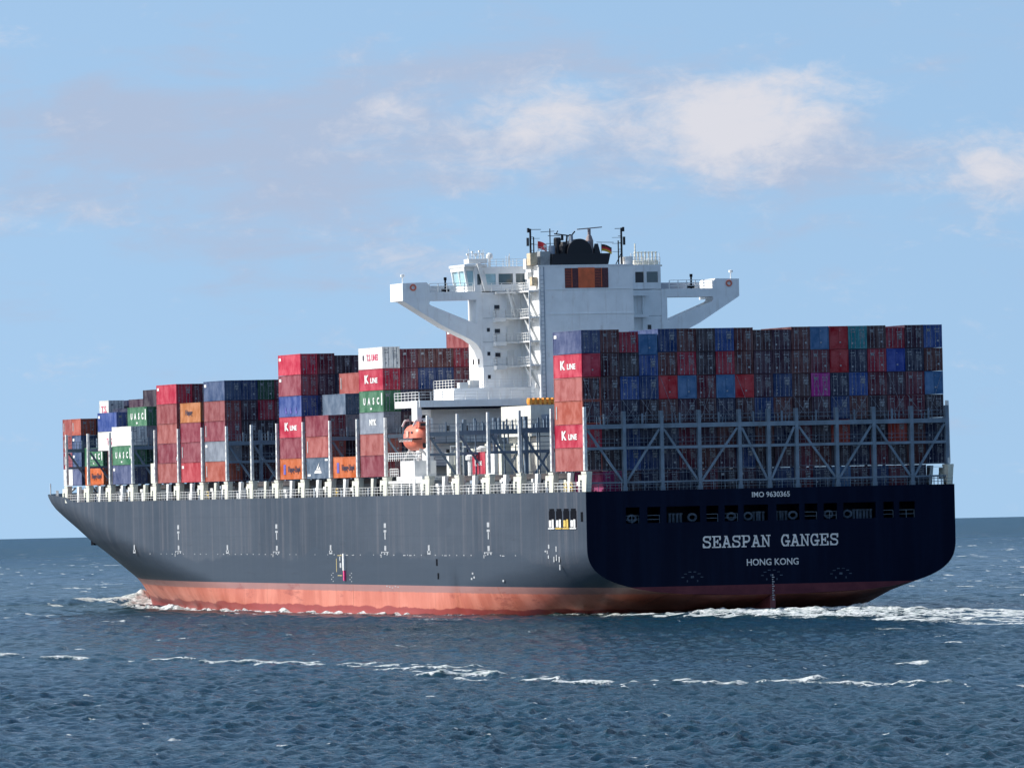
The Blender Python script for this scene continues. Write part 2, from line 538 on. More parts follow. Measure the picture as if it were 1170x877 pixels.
def build_sea():
    HALF = R(4.4)
    NA = 760
    az_f = np.linspace(YAW-HALF, YAW+HALF, NA)
    side = HALF+np.geomspace(R(.05), math.pi-HALF, 60)
    az = np.concatenate([(YAW-side)[::-1], az_f, YAW+side])
    d = list(np.geomspace(3, 372, 26))
    x = 372.0
    while x < 3000:
        x += max(.29, .29*(x/420)**1.0)
        d.append(x)
    while x < 7500:
        x *= 1.0017
        d.append(x)
    while x < 24000:
        x *= 1.006
        d.append(x)
    d = np.array(d)
    nd, na = len(d), len(az)
    D, A = np.meshgrid(d, az, indexing='ij')
    Xw = CX+D*np.sin(A); Yw = CY+D*np.cos(A)
    stepd = np.gradient(d)[:, None]
    daz = np.gradient(az)[None, :]
    st = np.maximum(stepd, daz*D)
    H = np.zeros_like(D)
    Dx = np.zeros_like(D); Dy = np.zeros_like(D)
    gust = .6+.8*fbm(Xw/35, Yw/120, 5, 3)
    wdir = math.atan2(.35, -.94)
    N = 84
    for i in range(N):
        lam = .8*(17/.8)**((i+rng.random())/N)
        th = wdir+rng.normal()*.75
        amp = .0180*lam**.10*(.6+.8*rng.random())
        if lam > 4: amp *= .85
        kx, ky = math.cos(th)*2*math.pi/lam, math.sin(th)*2*math.pi/lam
        wgt = np.clip(lam/(2.2*st)-.9, 0, 1)
        rows = wgt.max(axis=1) > 0
        cols = wgt.max(axis=0) > 0
        r_ = np.ix_(rows, cols)
        ph = kx*Xw[r_]+ky*Yw[r_]+rng.random()*6.28
        aw = amp*wgt[r_]
        H[r_] += aw*np.cos(ph)
        s_ = np.sin(ph)*aw*.7
        Dx[r_] -= s_*math.cos(th); Dy[r_] -= s_*math.sin(th)
    H *= gust
    near = D < 3200
    foam = np.zeros_like(D)
    # a little whitecap where crests are highest
    crest = sstep(H, .22, .36)*sstep(fbm(Xw/11, Yw/11, 31, 3), .68, .76)
    foam = np.maximum(foam, crest*.6*near*(D > 620))
    spk = sstep(fbm(Xw/4, Yw/14, 91, 3), .76, .80)*sstep(D, 900, 1200)*(D < 5000)
    foam = np.maximum(foam, spk*.75)
    spk = sstep(fbm(Xw/1.8, Yw/3.2, 93, 3), .83, .86)*(D < 1000)
    foam = np.maximum(foam, spk*.7)
    # --- hull side wash
    hw = lambda yy: np.interp(yy, [0, 8, 20, 40, 60, 80, 158, 200, 250, 290, 315, 323], [4, 8, 13, 18.5, 22, 24.2, 24.2, 23.6, 19.5, 12, 4.2, 0])
    al = (Yw > 0) & (Yw < 330)
    dist = (-hw(Yw))-Xw
    lump = fbm(Yw/5.5, Xw*0+.5, 41, 3)
    f_side = sstep(dist, 1.0+3.2*lump, .2)*sstep(fbm(Yw/3.2, Xw/3, 43, 3), .30, .55)
    foam = np.maximum(foam, np.where(al & (dist > -3), f_side, 0))
    H = H+np.where(al & (dist > -2), np.exp(-(dist/1.1)**2)*(sstep(lump, .58, .85)*.8), 0)
    lip = np.exp(-((dist-.35)/.55)**2)*sstep(fbm(Yw/1.6, Xw/1.6, 47, 3), .30, .52)
    foam = np.maximum(foam, np.where(al & (dist > -2), lip, 0))
    H = H+np.where(al & (dist > -2), lip*.22*sstep(fbm(Yw/2.2, Xw*0, 48, 2), .45, .8)*2, 0)
    # --- bow wave
    s = 322-Yw
    cx_ = -(.7+hw(Yw)*1.0+np.clip(s, 0, 80)*.12)
    b1 = np.exp(-((Xw-cx_)/3.4)**2)*sstep(s, -12, 2)*np.exp(-np.clip(s, 0, 200)/16)
    ah = np.exp(-((Xw+6)/10)**2-((Yw-322)/13)**2)
    H = H+1.0*b1+.6*ah
    H = H+.75*np.exp(-((Xw+18)/11)**2-((Yw-318)/9)**2)
    lumpb = fbm(Xw/1.6, Yw/4, 51, 4)
    H = H+(lumpb-.5)*1.3*np.clip(b1*1.2+ah, 0, 1)
    foam = np.maximum(foam, sstep(b1+ah*.8+(lumpb-.5)*2.2, .30, .85)*sstep(Xw, -24, -12)*sstep(Yw, 272, 296)*sstep(Yw, 336, 322))
    # --- stern wake
    aft = sstep(Yw, 14, -4)
    mid = 3+.02*np.minimum(Yw, 0)
    wide = 15+np.clip(-Yw, 0, 400)*.05
    prof = sstep(np.abs(Xw-mid+2)/wide, 1.1, .72)
    streak = fbm(Xw/1.5, Yw/14, 61, 4)
    churn = fbm(Xw/2.2, Yw/3.5, 67, 4)
    wake = prof*aft
    foam = np.maximum(foam, wake*sstep(streak*.6+churn*.6+.14*np.exp(np.minimum(Yw, 0)/75), .53, .80))
    H = H*(1-.5*wake)+wake*((churn-.45)*1.6*np.exp(np.minimum(Yw, 0)/70)+.45*np.exp(np.minimum(Yw, 0)/60))
    q = np.exp(-((Xw+17+.03*Yw)/3.2)**2)*sstep(Yw, 70, 20)*sstep(Yw, -160, -40)
    H = H+.35*q*(.6+.8*churn)
    foam = np.maximum(foam, q*sstep(churn, .44, .60))
    port_q = np.exp(-((dist-1.0)/2.4)**2)*sstep(Yw, 75, 45)*sstep(Yw, -5, 8)
    foam = np.maximum(foam, port_q*sstep(churn, .40, .55))
    H = H+port_q*(churn-.2)*.6
    # --- the broken line of whitecaps crossing in front of the ship
    segs = [(-139, -176, 8, .8), (-138.4, -201, 9, .8), (-135.5, -226, 14, .6), (-133.0, -246, 14, .9), (-131.5, -259, 10, .7), (-130, -271, 14, .6), (-127.8, -281, 12, .7),
            (-129.5, -300, 16, .75), (-132.5, -318, 14, .55), (-136.5, -333, 14, .85), (-137.5, -350, 16, .45), (-137.8, -362, 9, .6), (-138.3, -374, 8, 1.0),
            (-134.8, -381, 12, .45), (-131.3, -388, 12, .55), (-128.1, -394.6, 9, 1.15), (-126.9, -404, 13, .45), (-125.4, -411, 10, .75), (-124.8, -417, 8, .4), (-121.5, -430, 7, .5),
            (-96, -330, 5, .2), (-60, -240, 6, .25), (-70, -300, 4, .2), (-100, -90, 7, .3)]
    nl = fbm(Xw/1.1, Yw/3.0, 71, 4)
    al_ = R(16.5)
    for (sx_, sy_, L_, a_) in segs:
        m_ = (np.abs(Xw-sx_) < L_*.6+4) & (np.abs(Yw-sy_) < L_*1.4+6)
        if not m_.any(): continue
        dx_, dy_ = Xw[m_]-sx_, Yw[m_]-sy_
        lat = dx_*math.cos(YAW)-dy_*math.sin(YAW)      # across the view
        dep = dx_*math.sin(YAW)+dy_*math.cos(YAW)
        half = L_*.36
        e = sstep(np.abs(lat+(nl[m_]-.5)*1.2)/half, 1.15, .5)
        rid = np.exp(-((dep-(fbm(lat/2.0, lat*0+sx_, 77, 2)-.5)*2.2)/1.0)**2)
        H[m_] += e*rid*a_*.34*(.5+.9*nl[m_])
        foam[m_] = np.maximum(foam[m_], e*rid*sstep(nl[m_]+.2*a_, .34, .56)*min(1, .85+a_*.3))
    Hz = H-D*D/(2*RE)
    Px = Xw+Dx*gust; Py = Yw+Dy*gust
    co = np.stack([Px, Py, Hz], -1).reshape(-1, 3).astype(np.float32)
    idx = np.arange(nd*na).reshape(nd, na)
    q_ = np.stack([idx[:-1, :-1], idx[:-1, 1:], idx[1:, 1:], idx[1:, :-1]], -1).reshape(-1, 4)
    q_ = q_[:, ::-1]
    nf = len(q_)
    me = bpy.data.meshes.new('sea')
    me.vertices.add(len(co))
    me.vertices.foreach_set('co', co.ravel())
    me.loops.add(nf*4)
    me.loops.foreach_set('vertex_index', q_.ravel().astype(np.int32))
    me.polygons.add(nf)
    me.polygons.foreach_set('loop_start', np.arange(0, nf*4, 4, dtype=np.int32))
    me.polygons.foreach_set('use_smooth', np.ones(nf, dtype=bool))
    me.update(calc_edges=True)
    at = me.attributes.new('foam', 'FLOAT', 'POINT')
    at.data.foreach_set('value', foam.ravel().astype(np.float32))
    green = np.clip(np.where(al & (dist > -3), sstep(dist, 22, 2)*.8, 0)+np.exp(-((Xw+20)/16)**2-((Yw-318)/14)**2)+sstep(H, .10, .40)*.6, 0, 1)
    at = me.attributes.new('green', 'FLOAT', 'POINT')
    at.data.foreach_set('value', green.ravel().astype(np.float32))
    lod = sstep(D, 700, 4500)
    at = me.attributes.new('far', 'FLOAT', 'POINT')
    at.data.foreach_set('value', lod.ravel().astype(np.float32))
    o = bpy.data.objects.new('sea', me)
    C.objects.link(o)
    m = bpy.data.materials.new('sea_water')
    m.use_nodes = True
    t = NT(m.node_tree)
    b = t.n['Principled BSDF']
    pos = t.new('ShaderNodeNewGeometry').outputs['Position']
    fo = t.new('ShaderNodeAttribute', attribute_name='foam').outputs['Fac']
    gr = t.new('ShaderNodeAttribute', attribute_name='green').outputs['Fac']
    patch = t.noise(t.mapping(pos, (1, .6, 1)), .02, 4, .6)
    col = t.mix(t.smooth(patch, .35, .68), (.004, .036, .060), (.006, .050, .086))
    col = t.mix(gr, col, (.012, .040, .040))
    fr_ = t.new('ShaderNodeAttribute', attribute_name='far').outputs['Fac']
    t.put(b.inputs['Roughness'], t.smooth(fr_, 0.0, 1.0, .09, .30))
    streaky = t.noise(t.mapping(pos, (.012, .004, 1)), 1.0, 6, .7)
    col = t.mix(t.math('MULTIPLY', t.smooth(streaky, .42, .62), .8), col, (.006, .050, .105))
    b.inputs['IOR'].default_value = 1.33
    b.inputs['Specular IOR Level'].default_value = .14
    t.put(b.inputs['Base Color'], col)
    r1 = t.noise(t.mapping(pos, (1, 1, 1)), 1.9, 6, .62, .8)
    r2_ = t.noise(t.mapping(pos, (1, 1.0, 1), (40, 3, 0)), .5, 4, .6, .6)
    bu = t.new('ShaderNodeBump')
    bu.inputs['Strength'].default_value = 1.0
    bu.inputs['Distance'].default_value = .60
    t.l.new(r1, bu.inputs['Height'])
    bu2 = t.new('ShaderNodeBump')
    bu2.inputs['Strength'].default_value = .8
    bu2.inputs['Distance'].default_value = .55
    t.l.new(r2_, bu2.inputs['Height'])
    t.l.new(bu.outputs[0], bu2.inputs['Normal'])
    r3 = t.noise(t.mapping(pos, (1, 1, 1), (9, 31, 0)), 5.5, 4, .6, .4)
    bu3 = t.new('ShaderNodeBump')
    bu3.inputs['Strength'].default_value = .9
    bu3.inputs['Distance'].default_value = .16
    t.l.new(r3, bu3.inputs['Height'])
    t.l.new(bu2.outputs[0], bu3.inputs['Normal'])
    t.l.new(bu3.outputs[0], b.inputs['Normal'])
    df = t.new('ShaderNodeBsdfDiffuse')
    t.put(df.inputs['Color'], t.mix(t.smooth(t.noise(pos, 1.3, 5, .7, .5), .38, .6), (.22, .27, .27), (.64, .66, .66)))
    fn = t.noise(t.mapping(pos, (1, .7, 1)), 2.6, 6, .75, .6)
    fac = t.smooth(t.math('ADD', fo, t.math('MULTIPLY', t.math('SUBTRACT', fn, .5), 3.0)), .42, .72)
    fac = t.math('MULTIPLY', fac, t.smooth(fo, .05, .25))
    ms = t.new('ShaderNodeMixShader')
    t.l.new(fac, ms.inputs[0]); t.l.new(b.outputs[0], ms.inputs[1]); t.l.new(df.outputs[0], ms.inputs[2])
    t.l.new(ms.outputs[0], t.n['Material Output'].inputs[0])
    me.materials.append(m)
    tag(o, kind='structure')


build_sea()

# ------------------------------------------------------------------ the ship
SHIP = bpy.data.objects.new('container_ship', None)
C.objects.link(SHIP)
SHIP.location = (0, 150, 0)
SHIP.rotation_euler = (TRIM, 0, 0)
tag(SHIP, 'long container ship with weathered dark blue hull, red boot top and white bridge tower', 'ship')
OFF = (0, -150, 0)
ZD, ZB = 16.0, 18.47
P0, PP, FG = 1.056, 14.3, 93.5
AFT = [P0+k_*PP for k_ in range(6)]
FWD = [FG+k_*PP for k_ in range(15)]


def part(mb, name, m, parent=None):
    return mb.build(name, m, parent or SHIP, OFF if parent is None else (0, 0, 0))


YS = [(-3, 152), (0, 157), (1, 164), (2, 170), (3, 174), (4, 181.5), (5, 191.5), (6, 200.5), (7, 209), (8, 217.5), (9, 226), (10, 235), (11, 241.5), (12, 248), (13, 255), (14, 261.5), (15, 267.5), (16, 271), (17, 272.5), (18, 272.5)]


def ye(z): return 323+(max(z, 0)/17.0)**1.5*13


def bowf(y, z):
    t = min(max(z/17., 0), 1)
    p, q = 1.7+.9*t, 1.0-.25*t
    ys = np.interp(z, [a for a, b in YS], [b for a, b in YS])
    u_ = min(max((y-ys)/(ye(z)-ys), 0), 1)
    return (1-u_**p)**q


def zb_(y): return float(np.interp(y, [0, 6, 12, 22, 40, 80, 120], [2.75, 1.5, .1, -2.5, -6.5, -12, -14]))
def zk_(y): return float(np.interp(y, [0, 20, 50, 90], [9.5, 8.3, 5.5, -.5]))
def nn_(y): return float(np.interp(y, [0, 10, 40, 90], [3.0, 2.5, 2.2, 2.4]))


def sternf(y, z):
    zb, zk, n = zb_(y), zk_(y), nn_(y)
    if z >= zk: return 1.0
    u_ = min((zk-z)/(zk-zb), 1.0)
    return max(1-u_**n, 0)**(1/n)


def ztop(y):
    return 16.0+float(np.interp(y, [0, 274, 279, 290, 336], [0, 0, .75, 1.15, 1.6]))


def build_hull():
    ys = np.concatenate([np.linspace(0, 30, 31)[:-1], np.linspace(30, 150, 41)[:-1], np.linspace(150, 260, 45)[:-1], np.linspace(260, 336.2, 70)])
    NZ = 44
    vs, fs = [], []
    for sgn in (-1, 1):
        base_i = len(vs)
        for y in ys:
            zt = ztop(y)
            zl = max(zb_(y), -3)
            for k_ in range(NZ+1):
                t = k_/NZ
                if y < 60:
                    t = math.sin(t*math.pi/2)
                z = zt+(zl-zt)*t
                y_ = min(y, ye(z))
                hw = 24.2*bowf(y_, z)*sternf(y_, z)
                vs.append((sgn*hw, y_, z))
        n = NZ+1
        for i in range(len(ys)-1):
            for k_ in range(NZ):
                a = base_i+i*n+k_
                q = (a, a+1, a+n+1, a+n)
                fs.append(q if sgn > 0 else q[::-1])
    me = bpy.data.meshes.new('hull')
    me.from_pydata(vs, [], fs)
    me.materials.append(HULL)
    for p_ in me.polygons: p_.use_smooth = True
    o = bpy.data.objects.new('hull', me)
    C.objects.link(o)
    o.parent = SHIP
    o.location = OFF
    bm = bmesh.new(); bm.from_mesh(me)
    bmesh.ops.remove_doubles(bm, verts=bm.verts, dist=.002)
    bmesh.ops.recalc_face_normals(bm, faces=bm.faces)
    bm.to_mesh(me); bm.free()
    return o


hull = build_hull()
HP = (0, 0, 0)


def hpart(mb, name, m):
    return mb.build(name, m, hull, (0, 0, 0))


# openings in the port side are built as recessed dark boxes framed just proud of the plating
def transom():
    OP = [(-19.1, -17.3), (-16.3, -14.6), (-13.8, -9.4), (-8.6, -7.0), (-6.2, -4.4), (-3.7, -.5), (.6, 3.6), (4.3, 6.0), (6.8, 8.6), (9.4, 13.7), (14.7, 16.1), (16.8, 18.9)]
    z0, z1 = 11.95, 13.95
    mb = MB()
    T = .12
    # rounded plate below the mooring openings
    def wz(z): return 24.2*sternf(0, z)
    zz = [z0]+list(np.linspace(9.5, 2.76, 26))
    pts = [(-wz(z), z) for z in zz]+[(wz(z), z) for z in zz[::-1]]
    mb.prism(pts, -T, .05)
    mb.box(-24.2, 24.2, -T, .05, z1, 16.0)
    xs = [-24.2]+[a for o_ in OP for a in o_]+[24.2]
    for a, b in zip(xs[0::2], xs[1::2]):
        mb.box(a, b, -T, .05, z0+.0, z1)
    tr = part(mb, 'transom', TRANS)
    mb = MB()
    mb.box(-22.5, 22.5, 4.0, 4.1, z0-.6, z1+.5)
    mb.box(-22.5, 22.5, .06, 4.0, z0-.7, z0-.6)
    for (a, b) in OP[:-1]:
        mb.box(b+.2, b+.4, .06, 3.9, z0-.6, z1+.5)
    mb.build('mooring_deck_wall', NAVY, tr)
    # fairleads and bollards in the openings
    fl = [(-10.3, 'r'), (-12.9, 'b'), (-11.9, 'b'), (-5.2, 'r'), (-3.0, 'r'), (-1.9, 'b'), (-1.1, 'b'), (1.1, 'b'), (1.9, 'b'), (2.9, 'r'), (7.6, 'r'), (10.1, 'r'), (11.3, 'b'), (12.2, 'b'), (13.1, 'b'), (-18.2, 'r')]
    for x_, kd in fl:
        mb = MB()
        if kd == 'r':
            for k_ in range(12):
                a0, a1 = 2*math.pi*k_/12, 2*math.pi*(k_+1)/12
                mb.bar((x_+.52*math.cos(a0), .5, 12.55+.42*math.sin(a0)), (x_+.52*math.cos(a1), .5, 12.55+.42*math.sin(a1)), .24, .35)
        else:
            mb.lathe(x_-.22, .9, [(.17, 11.3), (.17, 12.9), (.24, 12.92), (.24, 13.1)], 10)
            mb.lathe(x_+.26, .9, [(.17, 11.3), (.17, 12.9), (.24, 12.92), (.24, 13.1)], 10)
        mb.build('fairlead' if kd == 'r' else 'bollard', RINGM, tr)
    for (a, b) in OP:
        if b-a < 2.3:
            mb = MB()
            mb.rail([(a, .3, 11.9), (b, .3, 11.9)], 1.0, .9, .06, 2)
            mb.build('opening_railing', TRUSS, tr)
    # draught scale, tug marks, welded bits
    mb = MB()
    for k_ in range(12):
        z = 2.0+k_*.28
        mb.box(-.18, -.02 if k_ % 2 else .12, -T-.02, -T-.002, z, z+.13)
    mb.build('draught_scale', MARK, tr)
    for xc in (-10.6, -.2, 8.9):
        mb = MB()
        for k_ in range(6):
            a = R(20+28*k_*1.0)
            r_ = 1.15
            cx_, cz_ = xc+r_*1.15*math.cos(a), 4.75+r_*.9*math.sin(a)
            mb.box(cx_-.18, cx_+.18, -T-.02, -T-.002, cz_-.05, cz_+.05)
        mb.box(xc-.2, xc+.2, -T-.02, -T-.002, 5.0, 5.25)
        mb.box(xc-.75, xc-.6, -T-.02, -T-.002, 4.5, 4.75)
        mb.box(xc+.6, xc+.75, -T-.02, -T-.002, 4.5, 4.75)
        mb.build('propeller_warning_mark', RINGM, tr)
    return tr


tr = transom()

# slab-serif stroke lettering, rasterised into merged rows
GLY = {
    'S': [('a', .5, .74, .33, .22, 50, 270), ('a', .5, .27, .34, .24, -130, 90), ('l', .84, .72, .84, .97), ('l', .14, .03, .14, .30)],
    'E': [('l', .24, 0, .24, 1), ('l', .08, .03, .84, .03), ('l', .08, .97, .84, .97), ('l', .24, .5, .6, .5), ('l', .84, .0, .84, .3), ('l', .84, .72, .84, 1), ('l', .6, .38, .6, .62)],
    'A': [('l', .18, .02, .48, .97), ('l', .82, .02, .52, .97), ('l', .30, .34, .70, .34), ('l', .03, .03, .34, .03), ('l', .66, .03, .97, .03), ('l', .34, .97, .52, .97)],
    'P': [('l', .24, 0, .24, 1), ('l', .08, .03, .46, .03), ('l', .08, .97, .6, .97), ('l', .24, .46, .6, .46), ('a', .6, .715, .24, .255, -90, 90)],
    'N': [('l', .2, 0, .2, 1), ('l', .8, 0, .8, 1), ('l', .2, .95, .8, .05), ('l', .04, .03, .38, .03), ('l', .62, .97, .96, .97), ('l', .04, .97, .22, .97)],
    'G': [('a', .5, .5, .36, .46, 40, 320), ('l', .8, .0, .8, .42), ('l', .56, .42, .96, .42), ('l', .8, .7, .8, .97)],
}


def serif_text(mb, txt, x0, x1, z0, z1, y, yd, slots):
    """slots: number of character cells across; letters on a fixed pitch"""
    pitch = (x1-x0)/slots
    h = z1-z0
    wl = pitch*.98
    G = 30
    lw = .078
    for n_, ch in enumerate(txt):
        if ch == ' ': continue
        gx = (np.arange(G)+.5)/G
        gz = (np.arange(G)+.5)/G
        XX, ZZ = np.meshgrid(gx, gz)
        on = np.zeros_like(XX, bool)
        for s in GLY[ch]:
            if s[0] == 'l':
                _, a, b, c, d = s
                dx, dz = c-a, d-b
                t = np.clip(((XX-a)*dx+(ZZ-b)*dz)/(dx*dx+dz*dz), 0, 1)
                on |= np.hypot(XX-(a+t*dx), ZZ-(b+t*dz)) < lw
            else:
                _, a, b, ra, rb, a0, a1 = s
                for g in np.linspace(R(a0), R(a1), 40):
                    on |= np.hypot(XX-(a+ra*math.cos(g)), ZZ-(b+rb*math.sin(g))) < lw
        ox = x0+n_*pitch
        for r_ in range(G):
            c_ = 0
            while c_ < G:
                if on[r_, c_]:
                    e = c_
                    while e < G and on[r_, e]: e += 1
                    xa, xb = ox+c_/G*wl, ox+e/G*wl
                    za, zb2 = z0+r_/G*h, z0+(r_+1)/G*h
                    i = len(mb.v)
                    mb.v += [(xa, y, za), (xb, y, za), (xb, y, zb2), (xa, y, zb2)]
                    mb.f.append((i, i+1, i+2, i+3))
                    c_ = e
                else:
                    c_ += 1


mb = MB()
serif_text(mb, 'SEASPAN GANGES', -9.25, 8.75, 8.68, 10.16, -.15, 0, 14)
nm = mb.build('lettering', LETTER, tr)
place_text('HONG KONG', 1.16, (-.05, -.135, 6.74), 'aft', LETTER, tr, .012, sx=.94)
place_text('IMO 9630365', .92, (-.1, -.135, 15.17), 'aft', LETTER, tr, .012, sx=.98)

# rudder and skeg under the counter
RUDM = mat('rudder_red_paint', (.16, .035, .04), .5, .15, .5)
mb = MB()
mb.prism([(-.35, -3), (.35, -3), (.35, 2.6), (-.35, 2.6)], .3, 16)
part(mb, 'rudder', RUDM)

# deck, coamings, hatch covers
mb = MB()
mb.box(-24.1, 24.1, .06, 272, 15.5, 15.85)
pts = []
for y in np.linspace(272.01, 333, 26):
    pts.append((24.1*bowf(y, 16)*.985, y))
i = len(mb.v)
n = len(pts)
mb.v += [(-a, y, 15.8) for a, y in pts]+[(a, y, 15.8) for a, y in pts]
for k_ in range(n-1):
    mb.f.append((i+k_, i+n+k_, i+n+k_+1, i+k_+1))
part(mb, 'deck', DECKM)
for ya, yb in [(a+1.1, b-1.1) for a, b in zip(AFT[1:-1], AFT[2:])]+[(a+1.1, b-1.1) for a, b in zip(FWD[:14], FWD[1:])]:
    hw = 21.2 if yb < 270 else (19 if yb < 285 else 16)
    mb = MB()
    mb.box(-hw, hw, ya, yb, 15.86, 17.7)
    cm = part(mb, 'hatch_coaming', COAM)
    mb = MB()
    mb.box(-hw-.2, hw+.2, ya-.2, yb+.2, 17.72, 18.42)
    mb.build('hatch_cover', DECKM, cm)


# stanchions on the deck edge: broad ones under the lashing posts, slim ones between
def stan(y, x, broad):
    mb = MB()
    if broad:
        mb.taper(0, 0, 0, 2.3, .7, 1.5, .7, 2.1, 0, -.2)
        mb.box(-.4, .4, -1.2, .9, 2.302, 2.62)
        mb.box(-.3, .3, .95, 2.5, 1.55, 2.2)
        mb.box(-.3, .3, 1.9, 2.6, .75, 1.548)
    else:
        mb.taper(0, 0, 0, 2.5, .45, .9, .45, 1.35, 0, -.5)
    o = mb.build('stanchion', CREAM if (broad or random.random() < .3) else WHITE2, SHIP, (x, y-150, ZD-.1))
    return o


PIL = AFT+FWD[:14]
for sgn in (-1, 1):
    for k_, y in enumerate(PIL):
        if sgn > 0 and y > 20: continue
        stan(y, sgn*23.75, True)
        if k_ < len(PIL)-1:
            y2 = y+PP/2
            stan(y2, sgn*23.75, False)
# deck-edge railing and the vent heads that show between the stanchions
mb = MB()
for a, b in zip(PIL[:-1], PIL[1:]):
    mb.rail([(-24.0, a+1.1, ZD), (-24.0, b-1.1, ZD)], 1.15, 1.45, .06, 3)
part(mb, 'deck_edge_railing', WHITE2)
mb = MB()
mb.rail([(24.0, 1, ZD), (24.0, 60, ZD)], 1.15, 1.5, .09, 3)
mb.rail([(-24.0, .1, ZD), (24.0, .1, ZD)], 1.15, 1.5, .05, 3)
part(mb, 'stern_railing', TRUSS)
for k_ in range(len(PIL)-1):
    y = PIL[k_]
    for dy in (2.6, 5.0, 9.4, 11.8):
        if random.random() < .18: continue
        h = .9+random.random()*.8
        mb = MB()
        wd = .45+random.random()*.5
        mb.box(-.3, .3, -wd/2, wd/2, 0, h)
        if random.random() < .6:
            mb.box(-.45, .45, -wd*.8, wd*.8, h+.002, h+.45)
        mb.build('deck_vent', random.choice([WHITE2, WHITE2, CREAM, GREYM]), SHIP, (-22.6-random.random()*.5, y+dy-150+random.uniform(-.4, .4), 15.85))
for y in (6.5, 9.0, 118, 190):
    mb = MB()
    mb.box(-24.0, -23.9, y, y+.1, 16.1, 17.2).box(-24.0, -23.9, y+1.0, y+1.1, 16.1, 17.2).box(-24.0, -23.9, y+.101, y+.999, 17.05, 17.2).box(-24.0, -23.9, y+.101, y+.999, 16.55, 16.68)
    part(mb, 'yellow_gate', YELLOW)

# lashing bridges
LX = [-23.85, -18.8, -13.9, -9.0, -3.7, .1, 3.8, 9.1, 14.0, 19.0, 23.7]


def lashing_frame(stern=False):
    f = MB()
    for x_ in LX[1:]:
        f.box(x_-.22, x_+.22, -.35, .35, 15.86, 25.9)
        if stern:
            f.box(x_-.3, x_+.3, -.42, .42, 15.9, 16.5)
    fr = f
    b = MB()
    for (za, zb2) in ((23.75, 24.3), (21.15, 21.5), (16.95, 17.12)):
        for xa, xb in zip(LX[:-1], LX[1:]):
            b.box(xa+.23, xb-.23, -.34, .34, za, zb2)
    dg = MB()
    for k_, (xa, xb) in enumerate(zip(LX[:-1], LX[1:])):
        if k_ % 2 == 0: p, q = (xa+.3, -.1, 23.6), (xb-.3, -.1, 17.2)
        else: p, q = (xa+.3, -.1, 17.2), (xb-.3, -.1, 23.6)
        dg.bar(p, q, .28, .25)
    rl = MB()
    for xa, xb in zip(LX[:-1], LX[1:]):
        for zz in (24.85, 25.35):
            rl.bar((xa+.25, -.3, zz), (xb-.25, -.3, zz), .05)
        for zz in (18.2, 18.7, 22.0, 22.5):
            rl.bar((xa+.25, .3, zz), (xb-.25, .3, zz), .045)
        xm = (xa+xb)/2
        rl.box(xm-.10, xm+.10, -.1, .1, 24.3, 25.6)
        for dx in (-.9, -.45, .5, .95):
            if random.random() < .6:
                rl.bar((xm+dx, .1, 24.3), (xm+dx, .1, 24.9+random.random()*.9), .08)
    return fr, b, dg, rl


POSTM = mat('worn_white_post', (.68, .69, .68), .6, .15, 2.0, rust=.5, streak=.6)


def lash_post_mesh():
    mb = MB()
    mb.taper(0, 0, 0, 7.9, .38, .72, .30, .5)
    return mb.mesh('lashing_post', POSTM)


post_me = lash_post_mesh()
slot = MB()
for k_ in range(6):
    slot.box(-.196+k_*.006, -.13, -.12, .12, 1.0+k_*1.05, 1.38+k_*1.05)
slot_me = slot.mesh('post_slot', GREYM)
fr, bb, dgm, rl = lashing_frame(True)
fr_me, bb_me, dg_me, rl_me = fr.mesh('frame_post', TRUSS), bb.mesh('walkway_beam', TRUSS), dgm.mesh('diagonal_brace', TRUSS), rl.mesh('walkway_railing', TRUSS)


def inst(me, name, parent, loc=(0, 0, 0)):
    o = bpy.data.objects.new(name, me)
    C.objects.link(o)
    o.parent = parent
    o.location = loc
    return o


